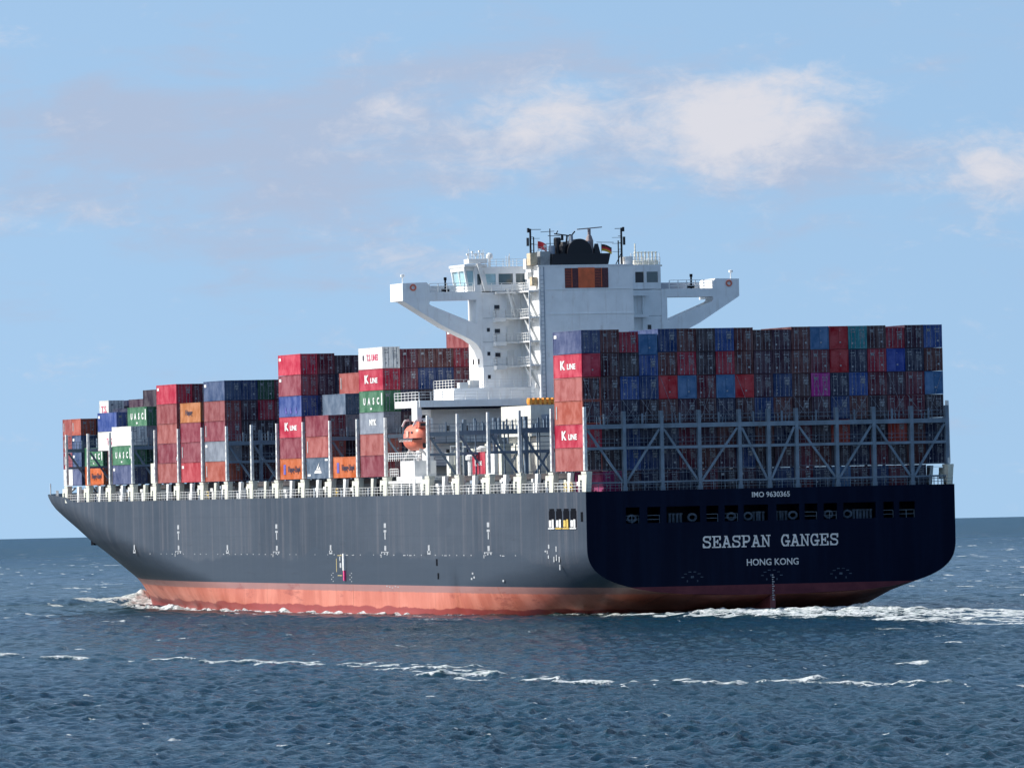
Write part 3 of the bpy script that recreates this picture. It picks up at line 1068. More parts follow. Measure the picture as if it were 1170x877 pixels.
POST1 = MB().box(-.22, .22, -.35, .35, 15.86, 25.9).mesh('frame_post', TRUSS)
DIAG = []
for k_, (xa, xb) in enumerate(zip(LX[:-1], LX[1:])):
    if k_ % 2 == 0: DIAG.append(MB().bar((xa+.3, -.1, 23.6), (xb-.3, -.1, 17.2), .28, .25).mesh('diagonal_brace', TRUSS))
    else: DIAG.append(MB().bar((xa+.3, -.1, 17.2), (xb-.3, -.1, 23.6), .28, .25).mesh('diagonal_brace', TRUSS))
for y in AFT+FWD[:14]:
    lb = inst(bb_me, 'lashing_bridge', SHIP, (0, y-150, 0))
    if y == AFT[0]:
        for x_ in LX[1:]:
            mbp = MB().box(-.22, .22, -.35, .35, 15.86, 25.9).box(-.3, .3, -.42, .42, 15.9, 16.5)
            mbp.build('frame_post', TRUSS, lb, (x_, 0, 0))
        for k_, (xa, xb) in enumerate(zip(LX[:-1], LX[1:])):
            mbp = MB()
            if k_ % 2 == 0: mbp.bar((xa+.3, -.1, 23.6), (xb-.3, -.1, 17.2), .28, .25)
            else: mbp.bar((xa+.3, -.1, 17.2), (xb-.3, -.1, 23.6), .28, .25)
            mbp.build('diagonal_brace', TRUSS, lb)
    else:
        for x_ in LX[1:]:
            inst(POST1, 'frame_post', lb, (x_, 0, 0))
        for k_, (xa, xb) in enumerate(zip(LX[:-1], LX[1:])):
            inst(DIAG[k_], 'diagonal_brace', lb)
    if y == AFT[0]:
        for i in range(19):
            xl, xr = -23.79+i*2.505+.2, -23.79+(i+1)*2.505-.2
            for (p, q) in (((xl, .62, 24.3), (xr, .95, 27.3 if i % 3 else 30.1)), ((xr, .66, 24.3), (xl, .95, 27.3 if i % 4 else 30.1))):
                if random.random() < .75:
                    MB().bar(p, q, .04, .04).build('lashing_rod', ROD, lb)
    inst(rl_me, 'walkway_railing', lb)
    xp = -23.85 if y < 280 else -21.5
    inst(post_me, 'lashing_post', lb, (xp, 0, ZB+.15))
    inst(slot_me, 'post_slots', lb, (xp-.001, 0, ZB+.15))
    if y == AFT[0]:
        inst(post_me, 'lashing_post', lb, (23.85, 0, ZB+.15))

# forward mast post and bow rail
mb = MB()
mb.bar((-21.0, 303, 17), (-21.0, 303, 19.0), .15)
mb.bar((-20.2, 296, 17.0), (-19.6, 292, 18.2), .25)
for k_ in range(5):
    mb.bar((-21.4+.15*k_, 296+k_, 17.0), (-21.4+.15*k_, 296+k_, 17.9), .08)
part(mb, 'bow_railing', WHITE2)
mb = MB()
mb.bar((-19.5, 288, 15.9), (-19.5, 284, 18.6), .3)
mb.bar((-19.5, 288, 17.6), (-19.5, 284, 16.4), .25)
part(mb, 'bow_winch_frame', DARK)


# ---- superstructure
# lower accommodation under the wide roof
mb = MB()
mb.box(-20.0, 20.0, 84.3, 92.2, 15.86, 27.6)
low = part(mb, 'lower_deckhouse', WHITE)
mb = MB()
mb.box(-22.6, 22.6, 80.6, 93.0, 27.7, 28.6)
mb.build('deckhouse_roof', WHITE, low)
MB().box(-21.9, 21.9, 80.9, 84.28, 27.4, 27.69).build('roof_shadow_strip', NAVY, low)  # dark strip painted in for the band of shade under the roof edge
mb = MB()
mb.prism([(-22.9, 28.6), (-22.9, 25.9), (-22.5, 25.6), (-22.2, 26.6), (-22.3, 27.7), (-22.3, 28.6)], 80.9, 83.6)
mb.build('roof_bracket', WHITE2, low)
for x_ in (-18, -15.5, -13, -10, -7.5):
    for z in (17.2, 20.2, 23.3):
        MB().box(x_, x_+.6, 84.25, 84.29, z+1.2, z+1.9).build('window', BOATD, low)
for x_ in (-16.8, -11.6, -8.7):
    MB().box(x_, x_+.9, 84.22, 84.29, 20.3, 22.4).build('door', GREYM, low)
mb = MB()
for z in (19.9, 23.0):
    mb.box(-20, 20, 82.9, 84.28, z-.15, z)
    mb.rail([(-20, 83.0, z), (0, 83.0, z)], 1.1, 1.6, .07)
mb.build('gallery_walkway', TRUSS, low)
mb = MB()
mb.rail([(-22.5, 81, 28.6), (22.5, 81, 28.6)], 1.15, 1.6, .08)
mb.rail([(-22.6, 81, 28.6), (-22.6, 93, 28.6)], 1.15, 1.6, .08)
mb.build('roof_railing', WHITE2, low)
# level one
mb = MB()
mb.box(-17.2, 17.2, 82.6, 93.0, 28.61, 30.2)
hs = part(mb, 'upper_deckhouse', WHITE)
mb = MB()
mb.rail([(-17.1, 82.7, 30.2), (-13.2, 82.7, 30.2)], 1.1, 1.0, .07)
mb.rail([(-17.1, 82.7, 30.2), (-17.1, 92.9, 30.2)], 1.1, 1.3, .07)
mb.rail([(-13, 81.9, 30.2), (-7, 81.9, 30.2)], 1.1, 1.6, .07)
mb.build('deckhouse_railing', WHITE2, hs)
MB().box(-16.4, -15.2, 82.7, 84, 30.21, 30.9).box(-14.9, -13.6, 82.9, 84, 30.21, 31.2).build('deck_locker', WHITE2, hs)
# tower
mb = MB()
mb.box(-12.6, 12.6, 84.2, 91.0, 30.21, 43.0)
tower = part(mb, 'bridge_tower', WHITE)
# port and starboard wings with their cut-out brackets
def wing(sgn):
    mb = MB()
    y0, y1 = 84.1, 87.7
    o = sgn
    mb.prism([(o*12.61, 42.0), (o*19.9, 42.0), (o*19.9, 43.1), (o*12.61, 43.1)], y0, y1)
    mb.prism([(o*19.901, 41.7), (o*23.65, 42.0), (o*23.65, 44.35), (o*20.3, 44.42), (o*19.901, 44.0)], y0-.002, y0+6.2)
    mb.prism([(o*19.9, 41.999), (o*20.0, 41.6), (o*19.8, 41.35), (o*13.4, 38.75), (o*13.4, 42.0-.001), (o*12.61, 42.0-.001), (o*12.61, 34.2), (o*12.9, 35.2), (o*13.5, 36.1), (o*14.4, 36.75), (o*17.9, 38.44), (o*23.6, 41.97), (o*19.9, 41.71)][::1], y0, y1)
    wg = part(mb, 'bridge_wing', WHITE)
    mb = MB()
    mb.box(min(o*12.61, o*19.88), max(o*12.61, o*19.88), y0+3.62, 90.2, 42.9, 43.1)
    mb.build('wing_deck', WHITE, wg)
    mb = MB()
    mb.box(min(o*14.2, o*19.88), max(o*14.2, o*19.88), 90.1, 90.2, 43.1, 44.1)
    mb.build('wing_bulwark', GREYM, wg)
    mb = MB()
    a, b = (o*13.8, 84.2, 43.1), (o*19.9, 84.2, 43.1)
    mb.rail([a, b], 1.15, 1.15, .10, 3)
    mb.build('wing_railing', WHITE2, wg)
    mb = MB()
    for k_ in range(14):
        a0, a1 = 2*math.pi*k_/14, 2*math.pi*(k_+1)/14
        mb.bar((o*22.2+.36*math.cos(a0), 84.03, 43.75+.36*math.sin(a0)), (o*22.2+.36*math.cos(a1), 84.03, 43.75+.36*math.sin(a1)), .20, .12)
    mb.build('lifebuoy', BOATO, wg)
    mb = MB()
    mb.lathe(o*23.1, 86, [(.08, 44.3), (.08, 45.2), (.3, 45.25), (.3, 45.55), (.05, 45.6)], 8)
    mb.build('wing_lamp', WHITE2, wg)
    mb = MB()
    mb.bar((o*17.3, 85.5, 43.1), (o*17.3, 85.5, 44.9), .2)
    mb.box(o*17.3-.45, o*17.3+.45, 85.1, 85.9, 43.2, 43.6)
    mb.box(o*17.3-.15, o*17.3+.15, 85.3, 85.7, 44.7, 45.1)
    mb.build('searchlight', DARK, wg)


wing(-1)
wing(1)
# landings, doors, windows and ladders on the tower's after wall
for z in (39.5, 36.3, 33.1):
    mb = MB()
    mb.box(-11.2, -9.7, 82.7, 84.19, z-.55, z)
    mb.box(-9.699, -7.2, 82.9, 84.19, z-.25, z)
    ld = mb.build('landing', WHITE2, tower)
    mb = MB()
    mb.rail([(-11.1, 84.0, z), (-11.1, 82.8, z), (-9.7, 82.8, z), (-7.3, 82.95, z)], 1.15, .75, .085, 3)
    mb.build('landing_railing', WHITE2, ld)
    MB().box(-10.9, -10.2, 84.10, 84.19, z+1.1, z+1.75).build('window', BOATD, tower)
    MB().box(-9.2, -8.3, 84.08, 84.19, z-.0+.05, z+2.1).build('door', WHITE2, tower)
mb = MB()
mb.bar((-9.4, 83.3, 43.4), (-8.3, 83.3, 39.6), .28, .5)
mb.bar((-8.9, 83.3, 43.4), (-7.7, 83.3, 39.6), .10, .1)
mb.build('stair_flight', WHITE2, tower)
mb = MB()
mb.box(-11.0, -8.2, 82.9, 84.15, 42.75, 43.0)
mb.rail([(-13.0, 83.0, 43.0), (-7.3, 83.0, 43.0)], 1.15, 1.2, .085, 3)
mb.build('upper_landing', WHITE2, tower)
for k_, z in enumerate((30.2, 33.1, 36.3, 39.5)):
    mb = MB()
    z2 = (33.1, 36.3, 39.5, 43.0)[k_]
    mb.bar((-7.0, 78.4, z), (-7.0, 83.6, z2), .12, .6)
    mb.bar((-7.55, 78.4, z+1.1), (-7.55, 83.6, z2+1.1), .09)
    mb.box(-7.9, -6.55, 77.9, 84.15, z2-.18, z2)
    mb.rail([(-7.85, 78.0, z2), (-7.85, 84.0, z2)], 1.1, .9, .08)
    mb.bar((-7.85, 78.0, z), (-7.85, 78.0, z2), .14)
    mb.box(-7.3, -6.9, 79.0, 79.8, z2-.6, z2-.2)
    mb.build('stair_flight', WHITE2, tower)
mb = MB()
for (xa, xb) in ((7.4, 7.6), (9.8, 10.0)):
    mb.box(xa, xb, 83.6, 84.15, 35, 43.0)
mb.box(7.4, 10.4, 82.9, 84.15, 42.2, 42.98)
mb.box(7.6, 10.4, 82.9, 84.15, 39.3, 39.7)
mb.rail([(7.6, 83.0, 39.7), (9.8, 83.0, 39.7)], 1.0, .8, .06)
mb.build('starboard_gallery', WHITE, tower)
# pipes, cable trays, portholes and weld seams on the blank walls
mb = MB()
for z in (33.1, 36.3, 39.5):
    mb.box(-12.61, 12.61, 84.17, 84.20, z-.04, z+.04)
mb.build('weld_seam', mat('seam_grey', (.50, .52, .54), .6, .1, 2), tower)
mb = MB()
mb.bar((-7.2, 84.1, 30.3), (-7.2, 84.1, 42.6), .12)
mb.build('drain_pipe', WHITE2, tower)
for z in (31.2, 34.3, 37.5):
    MB().box(10.6, 11.1, 84.14, 84.19, z+.2, z+.8).build('window', BOATD, tower)
    MB().box(-12.0, -11.6, 84.14, 84.19, z+.2, z+.7).build('window', BOATD, tower)
for y_ in (86.0, 88.6):
    for z in (33.4, 36.6, 39.9):
        MB().box(-12.66, -12.61, y_, y_+.5, z, z+.7).build('window', BOATD, tower)
# wheelhouse
mb = MB()
mb.box(-13.6, 12.6, 84.2, 91.4, 43.12, 44.0)
mb.box(-13.6, 12.6, 84.2, 91.4, 45.45, 46.4)
for x_ in (-13.6, -12.6, -10.6, -8.2, -6.4, 6.4, 8.6, 10.2, 12.2):
    mb.box(x_, x_+.4, 84.2, 91.4, 44.0, 45.45)
mb.box(-6.0, 6.4, 84.2, 91.4, 44.0, 45.45)
whl = part(mb, 'wheelhouse', WHITE)
mb = MB()
mb.box(-15.0, -11.8, 84.0, 91.6, 46.42, 46.75)
mb.box(-14.9, -13.62, 84.6, 91.2, 45.9, 46.4)
mb.box(-14.5, -13.62, 84.6, 91.2, 43.12, 43.9)
mb.bar((-14.75, 84.8, 46.0), (-14.3, 84.8, 43.2), .28)
mb.bar((-14.75, 91.0, 46.0), (-14.3, 91.0, 43.2), .28)
mb.bar((-14.75, 87.9, 46.0), (-14.3, 87.9, 43.2), .2)
mb.build('wheelhouse_overhang', WHITE2, whl)
for (xa, xb, mm) in ((-13.2, -12.6, GLASS), (-12.2, -10.6, GLASST), (-10.2, -8.2, GLASS), (-7.8, -6.4, GLASS), (6.8, 8.6, GLASST), (9.0, 10.2, BOATD), (10.6, 12.2, GLASS)):
    MB().box(xa, xb, 84.35, 84.4, 44.0, 45.45).build('window', mm, whl)
MB().prism([(-14.62, 45.9), (-14.42, 43.9), (-14.36, 43.9), (-14.56, 45.9)], 85.0, 90.8).build('window', GLASST, whl)
MB().prism([(-14.5, 45.9), (-14.3, 43.9), (-13.62, 43.9), (-13.62, 45.9)], 84.75, 84.8).build('window', GLASST, whl)
mb = MB()
mb.bar((-13.1, 83.8, 46.9), (-12.1, 83.8, 43.2), .5, .4)
mb.bar((-12.4, 83.8, 46.0), (-11.9, 83.8, 43.2), .18, .2)
mb.build('wheelhouse_strut', WHITE2, whl)
mb = MB()
mb.box(-14.2, -11.6, 84.6, 87, 46.92, 47.5)
for x_, h_, w_ in ((-14.1, .5, .35), (-13.5, .8, .22), (-13.0, .45, .4), (-12.5, .9, .2), (-12.1, .55, .3)):
    mb.bar((x_, 85.4, 47.5), (x_, 85.4, 47.5+h_), .09)
    mb.box(x_-w_/2, x_+w_/2, 85.2, 85.6, 47.5+h_, 47.75+h_)
for x_ in (-13.8, -12.8, -11.9, -11.7):
    mb.bar((x_, 85.9, 47.5), (x_, 85.9, 48.6+.5*random.random()), .05)
mb.rail([(-14.2, 84.7, 47.5), (-11.6, 84.7, 47.5)], .7, .5, .05, 2)
mb.build('antenna_platform', WHITE2, whl)
mb = MB()
mb.lathe(-10.6, 87, [(.16, 46.4), (.16, 47.5), (.42, 47.6), (.46, 47.9), (.40, 48.2), (.15, 48.35)], 14)
mb.build('satellite_dome', WHITE2, whl)
mb = MB()
mb.rail([(-11.4, 84.4, 46.4), (-6.6, 84.4, 46.4)], 1.0, .8, .06)
mb.rail([(7.0, 84.4, 46.4), (12.6, 84.4, 46.4)], 1.0, .8, .06)
for k_ in range(16):
    x_ = random.choice([random.uniform(-11.5, -7), random.uniform(8.5, 13)])
    mb.bar((x_, 86, 46.4), (x_, 86, 47.2+random.random()*1.1), .07)
mb.build('roof_aerial', WHITE2, whl)
mb = MB()
mb.box(9.3, 12.7, 85.5, 89, 46.41, 47.0)
for k_ in range(7):
    mb.bar((9.4+k_*.5, 85.6, 47.0), (9.4+k_*.5, 85.6, 48.2), .16)
mb.bar((9.3, 85.6, 48.1), (12.6, 85.6, 48.1), .1)
mb.bar((9.4, 85.4, 47.0), (9.4, 85.4, 49.3), .14)
mb.box(11.8, 13.2, 85.4, 86.2, 46.2, 46.4)
mb.build('liferaft_rack', mat('cream_rack', (.8, .76, .62), .5, .1, 2), whl)
# engine casing and funnel
mb = MB()
mb.box(-6.5, 6.7, 77.8, 84.19, 28.61, 46.2)
mb.box(-6.62, 6.82, 77.72, 84.18, 43.05, 43.16)
mb.box(-6.62, 6.82, 77.72, 84.18, 39.75, 39.85)
mb.box(-6.62, 6.82, 77.70, 84.18, 46.202, 46.34)
cas = part(mb, 'engine_casing', WHITE)
mb = MB().box(-2.85, -1.0, 77.72, 77.79, 43.25, 45.9).box(1.3, 3.2, 77.72, 77.79, 43.25, 45.9)
mb.build('louver', LOUV, cas)
mb = MB().box(-.999, 1.299, 77.70, 77.79, 43.25, 45.95).box(-1.95, -1.85, 77.66, 77.71, 43.3, 45.9).box(2.2, 2.3, 77.66, 77.71, 43.3, 45.9)
for k_ in range(12):
    z = 43.4+k_*.21
    mb.box(-2.85, -2.0, 77.68, 77.715, z, z+.04).box(1.35, 2.15, 77.68, 77.715, z, z+.04)
mb.build('louver_frame', ORANGE, cas)
MB().box(-7.4, -6.55, 78.5, 80.2, 46.4, 48.0).box(-7.3, -6.6, 78.3, 79.4, 43.6, 44.8).build('vent_cabinet', TAN, cas)
MB().box(-7.5, -6.6, 80.3, 81.6, 45.9, 47.3).box(-7.2, -6.6, 80.6, 82, 44.6, 45.5).build('vent_cabinet', WHITE2, cas)
mb = MB()
mb.prism([(-4.6, 46.35), (3.4, 46.35), (3.75, 47.85), (-4.3, 47.85)], 78.2, 83.5)
fun = part(mb, 'funnel', BLACK)
mb = MB()
mb.bar((-5.8, 77.74, 28.7), (-5.8, 77.74, 46.1), .10)
for k_ in range(30):
    mb.bar((-6.3, 77.7, 29+k_*.55), (-5.9, 77.7, 29+k_*.55), .05)
mb.bar((-6.3, 77.7, 28.8), (-6.3, 77.7, 46.1), .05)
mb.build('wall_ladder', GREYM, cas)
mb = MB()
pr = [(1.45*math.sin(a), 47.87+1.95*math.cos(a)*1.0) for a in np.linspace(math.pi/2, .08, 12)]
i0 = len(mb.v)
n = 24
prof = [(-1.75*math.cos(R(t)), 47.86+2.0*math.sin(R(t))) for t in np.linspace(0, 180, n)]
mb.prism([(x_-.3, z) for x_, z in prof], 79, 82)
mb.build('exhaust_hood', BLACK, fun)
mb = MB()
mb.lathe(-3.0, 80.5, [(.5, 47.86), (.5, 49.9), (.42, 50.1)], 12)
mb.lathe(-2.3, 80.0, [(.55, 47.86), (.6, 48.9), (.4, 49.5)], 12)
mb.build('exhaust_pipe', BLACK, fun)
mb = MB()
mb.lathe(1.5, 80.5, [(.55, 47.86), (.55, 49.6), (.35, 50.2), (.22, 50.4), (.22, 51.2)], 12)
mb.bar((-.2, 80.5, 51.15), (3.3, 80.5, 51.42), .14)
mb.build('radar_mast', mat('tan_grey_mast', (.25, .2, .2), .5, .1, 2), fun)
mb = MB()
mb.taper(2.4, 80.3, 47.86, 49.2, .9, .9, .4, .4)
mb.build('exhaust_pipe', BLACK, fun)
mb = MB()
mb.lathe(-3.95, 79.9, [(.42, 46.36), (.42, 49.0)], 12)
mb.lathe(-1.3, 79.6, [(.25, 47.86), (.25, 50.3)], 10)
mb.lathe(.9, 79.5, [(.28, 47.86), (.28, 49.5)], 10)
mb.build('steel_stack_pipe', GREYM, fun)
mb = MB()
mb.bar((-1.9, 80.5, 47.86), (-1.6, 80.5, 50.4), .2)
mb.bar((-1.3, 80.5, 47.86), (-1.2, 80.5, 50.5), .25)
mb.bar((-1.2, 80.5, 50.1), (-.5, 80.5, 50.9), .16)
mb.bar((-3.4, 80.5, 50.6), (-1.2, 80.5, 50.3), .16)
mb.bar((-4.3, 80.5, 50.35), (-2.6, 80.5, 50.3), .08)
mb.bar((-4.0, 80.5, 48), (-4.0, 80.5, 51.3), .12)
mb.bar((-5.3, 80.5, 50.85), (-3.4, 80.5, 50.95), .07)
mb.bar((-4.6, 80.5, 49.3), (-3.2, 80.5, 49.3), .07)
mb.bar((-3.1, 80.5, 50.6), (-2.9, 80.5, 51.0), .12)
mb.bar((2.5, 80.5, 49.4), (4.9, 80.5, 49.35), .07)
mb.bar((-2.3, 80.5, 50.5), (-2.3, 80.5, 49.7), .3)
mb.build('aerial_cluster', BLACK, fun)
mb = MB()
mb.box(-6.0, -4.62, 78.6, 81, 46.36, 48.2)
mb.rail([(-6.3, 78.5, 46.36), (-4.8, 78.5, 46.36)], 1.1, .5, .06)
mb.rail([(-6.3, 78.5, 48.2), (-4.8, 78.5, 48.2)], .6, .5, .06)
part(mb, 'monkey_island_cabinet', mat('grey_steel_cabinet', (.35, .37, .38), .5, .1, 3), )
for (x_, s_) in ((-6.75, -1), (6.0, 1)):
    mb = MB()
    mb.bar((x_, 80.5, 46.3), (x_, 80.5, 51.3), .22)
    mb.bar((x_-s_*.45, 80.5, 46.3), (x_-s_*.45, 80.5, 50.2 if s_ < 0 else 49.6), .14)
    for z in (47.4, 48.4, 49.3, 50.2):
        mb.bar((x_, 80.5, z), (x_-s_*.45, 80.5, z), .07)
    mb.bar((x_-.2, 80.5, 51.2), (x_+.9*(-s_) if s_ > 0 else x_+1.5, 80.5, 51.2), .08)
    for z in (48.1, 49.2, 50.0):
        mb.bar((x_, 80.5, z), (x_-s_*1.3, 80.5, z), .05)
    mb.bar((x_, 80.5, 46.4), (x_-s_*1.0, 80.5, 46.3), .1)
    mb.bar((x_, 80.5, 48.0), (x_-s_*.9, 80.5, 46.3), .1)
    mb.box(x_+s_*.25, x_+s_*.5, 80.3, 80.7, 49, 50.1)
    mb.box(x_+s_*.15, x_+s_*.4, 80.3, 80.7, 50.8, 51.4)
    mb.box(x_+s_*.3, x_+s_*.5, 80.3, 80.7, 46.8, 47.4)
    part(mb, 'signal_mast', BLACK)
mb = MB()
mb.box(6.3, 7.4, 80, 82, 46.36, 47.4)
mb.rail([(7.0, 82, 46.36), (9.5, 82, 46.36)], 1.1, .6, .06)
mb.bar((6.6, 81, 47.2), (9.4, 84, 48.1), .06)
part(mb, 'roof_locker', WHITE2)

# clutter aft of the accommodation
mb = MB()
mb.box(-15.0, -6.9, 54.2, 68.0, 23.4, 27.4)
mb.box(-14.0, -9.0, 54.0, 68.0, 17.4, 23.3)
st = part(mb, 'store_house', mat('cream_house_paint', (.70, .69, .62), .5, .08, .8, streak=.4))
MB().box(-13.6, -12.6, 53.92, 54.18, 24.2, 26.2).build('door', GREYM, st)
mb = MB()
mb.box(-9.4, -5.6, 74.0, 75.0, 27.9, 28.4)
for k_ in range(6):
    mb.box(-9.3+k_*.65, -8.95+k_*.65, 73.8, 75.1, 27.7, 28.6)
part(mb, 'provision_crane', CRANE)
mb = MB()
mb.box(-5.5, -2.0, 74.0, 75.2, 27.8, 28.6)
part(mb, 'crane_pedestal', mat('brown_steel', (.10, .03, .02), .6, .2, 2))
for x_, h in ((-19.8, 2.4), (-18.3, 3.4), (-14.2, 3.0), (-12.6, 4.6), (-5.0, 4.4)):
    mb = MB()
    mb.lathe(x_, 66, [(.5, 18.0), (.5, 18.0+h), (.8, 18.1+h), (.8, 18.6+h), (.3, 18.9+h)], 12)
    part(mb, 'deck_ventilator', WHITE2)
for (yy) in AFT[1:5]:
    for k_ in range(16):
        mb = MB() if k_ == 0 else mb
        x_ = -22.8+k_*1.25+random.uniform(-.3, .3)
        hh = random.choice([.5, .9, 1.5])
        mb.box(x_-.13, x_+.13, yy+.6, yy+.9, 24.3, 24.4+hh)
        if k_ % 2:
            mb.bar((x_, yy+.5, 16), (x_, yy+.5, 24), .16)
    part(mb, 'lashing_gear_rack', TRUSS)

for k_ in range(46):
    x_ = random.uniform(-22, -6)
    y_ = random.choice([random.uniform(74.5, 80), random.uniform(46, 57), random.uniform(60.5, 71)])
    h_ = random.uniform(1.2, 5.5)
    mb = MB()
    if random.random() < .5:
        w_ = random.uniform(.5, 1.5)
        mb.box(x_-w_/2, x_+w_/2, y_-w_/2, y_+w_/2, 17.6, 17.6+h_)
        mb.box(x_-w_*.7, x_+w_*.7, y_-w_*.7, y_+w_*.7, 17.602+h_, 17.9+h_)
        part(mb, 'deck_locker', random.choice([WHITE2, WHITE2, CREAM]))
    else:
        mb.bar((x_, y_, 17.5), (x_, y_, 18.5+h_), .2, seg=8)
        mb.bar((x_, y_, 18.5+h_), (x_+.9, y_, 18.5+h_), .2, seg=8)
        part(mb, 'vent_pipe', random.choice([WHITE2, CREAM]))
# lifeboat platform on the port side
mb = MB()
mb.box(-23.9, -20.4, 75.6, 88.2, 18.0, 18.5)
mb.box(-23.6, -20.6, 80.2, 87.2, 18.51, 20.6)
pl = part(mb, 'boat_platform', WHITE2)
mb = MB()
mb.rail([(-23.9, 75.7, 20.61), (-23.9, 92, 20.61)], 1.1, 1.0, .09)
mb.rail([(-23.7, 73.4, 16.9), (-23.7, 92.5, 16.9)], 1.0, 1.4, .10, 2)
mb.box(-23.9, -23.7, 74, 92.4, 17.6, 17.95)
for y in (76, 79, 82, 86, 90):
    mb.box(-23.8, -23.2, y, y+.5, 15.9, 17.6)
mb.rail([(-23.6, 88.4, 18.5), (-23.6, 92.4, 18.5)], 1.1, 1.0, .09)
mb.build('platform_railing', WHITE2, pl)
mb = MB()
for y in (81.2, 86.6):
    mb.bar((-21.0, y, 20.6), (-22.6, y, 22.4), .3)
    mb.bar((-23.4, y, 20.6), (-22.2, y, 22.4), .22)
    mb.bar((-20.9, y, 20.6), (-20.9, y, 26.2), .35)
    mb.bar((-20.9, y, 26.2), (-23.0, y, 26.0), .3)
    mb.bar((-23.0, y, 26.0), (-23.4, y, 25.2), .22)
mb.bar((-20.9, 81.2, 26.2), (-20.9, 86.6, 26.2), .25)
mb.build('davit', WHITE2, pl)
mb = MB()
mb.box(-22.6, -21.2, 82, 86, 26.0, 26.7)
mb.build('davit_winch', BLACK, pl)

# the markings painted on the port side
HX = -24.215
mb = MB()
def mk(mb, y, z, wy, wz):
    mb.box(HX-.012, HX+.005, y-wy*.36, y+wy*.36, z-wz*.42, z+wz*.42)
groups = []
for y in (207.6, 150.7, 93.4, 43.6):          # tug push points: T with an arrow, and the frame mark below
    g = MB()
    mk(g, y, 12.0, 1.5, .75); mk(g, y, 11.25, 1.9, .35); mk(g, y, 10.6, .7, 1.1); mk(g, y, 8.95, 1.3, .8)
    mk(g, y-1.0, 8.25, .7, .3); mk(g, y+.4, 8.2, .8, .25); mk(g, y+1.9, 8.35, .6, .3); mk(g, y+2.2, 7.9, .5, .5); mk(g, y, 8.42, 4.6, .10)
    groups.append(g)
for y in (235, 178.7, 121.6, 71.9):
    g = MB()
    mk(g, y, 9.0, 1.1, .9); mk(g, y+.0, 8.25, 2.2, .25); mk(g, y-.6, 8.5, .6, .25); mk(g, y+.6, 8.5, .6, .25)
    groups.append(g)
g = MB()
mk(g, 16.5, 9.2, .8, .6); mk(g, 18.0, 8.6, .9, .25); mk(g, 16.7, 7.9, .6, .5); mk(g, 17.2, 8.5, .5, .5)
groups.append(g)
g = MB()
mk(g, 13.3, 8.9, .6, .8); mk(g, 13.2, 7.8, .5, .9); mk(g, 12.0, 7.6, .6, .8); mk(g, 14.3, 7.6, .6, .8); mk(g, 11.8, 6.6, .5, .8)
groups.append(g)
g = MB()
mk(g, 116.9, 7.5, .7, .7); mk(g, 116.6, 6.6, 1.1, .8); groups.append(g)
for g in groups:
    g.build('painted_mark', MARK, SHIP, OFF)
g = MB()
for z in (7.95, 5.2):
    mk(g, 117, z, 3.2, .12)
for y in (115.3, 118.7):
    mk(g, y, 6.6, .35, 2.2)
g.build('painted_outline', MARKY, SHIP, OFF)
g = MB()
for k_ in range(60):
    y = 28+k_*3.4
    if random.random() < .75: mk(g, y, 8.05, .35+.3*random.random(), .16)
for y in (110, 113.2, 84, 81, 64, 37):
    mk(g, y, 8.0, 1.6, .12)
g.build('dotted_frame_marks', MARK, SHIP, OFF)
g = MB()
for y in (120.8, 111.2):
    for k_ in range(5):
        mk(g, y+(.6 if k_ % 2 else -.2), 4.4+k_*.28, .5, .16)
for (y, z) in ((51.3, 5.7), (50.6, 5.2), (51.8, 5.0), (37.2, 4.8)):
    mk(g, y, z, .9, .3)
for k_ in range(5):
    mk(g, 93-k_*1.4, 3.85-.1*(k_ % 3), .7, .16)
g.build('draught_marks', MARK, SHIP, OFF)
MB().box(-24.5, -24.2, 114.0, 114.6, 5.9, 8.2).build('pilot_ladder_rail', WHITE2, SHIP, OFF)
MB().box(-24.45, -24.2, 114.0, 114.5, 4.5, 5.9).build('pilot_ladder', PINKM, SHIP, OFF)
for (y, z, h) in ((68.2, 7.1, .9), (67.6, 5.3, .8)):
    MB().box(HX-.02, HX+.01, y-.35, y+.35, z-h/2, z+h/2).build('shell_door_slot', DARK, SHIP, OFF)
for z, y in ((9.2, 268), (7.5, 258)):
    pass
# four tall mooring openings near the stern, framed boxes with white gear behind a yellow rail
for k_, ya in enumerate((13.6, 10.45, 7.3, 4.2)):
    fr_ = MB()
    n = 10
    y0, y1, z0, z1 = ya, ya+2.5, 11.6, 13.95
    fr_.box(HX-.02, HX+.012, y0, y1, z0, z1-.28)
    fr_.box(HX-.02, HX+.012, y0+.25, y1-.25, z1-.278, z1)
    o = fr_.build('mooring_opening', DARK, SHIP, OFF)
    gg = MB()
    gg.box(HX-.10, HX-.03, y0+.25, y0+1.0, z0, z0+1.0).box(HX-.10, HX-.03, y0+1.3, y1-.25, z0+.05, z0+.9)
    gg.build('roller_fairlead', WHITE2 if k_ != 2 else YELLOW, o)
    gg = MB().box(HX-.13, HX-.03, y0-.1, y1+.1, z0-.2, z0-.06)
    gg.build('opening_sill', YELLOW if k_ in (1, 2) else WHITE2, o)
MB().box(HX-.02, HX+.012, 1.4, 2.3, 12.3, 13.5).build('mooring_opening', DARK, SHIP, OFF)
# anchor pocket
mb = MB()
mb.box(-18.8, -18.1, 283.5, 285.5, 9.2, 10.4)
part(mb, 'anchor', DARK)

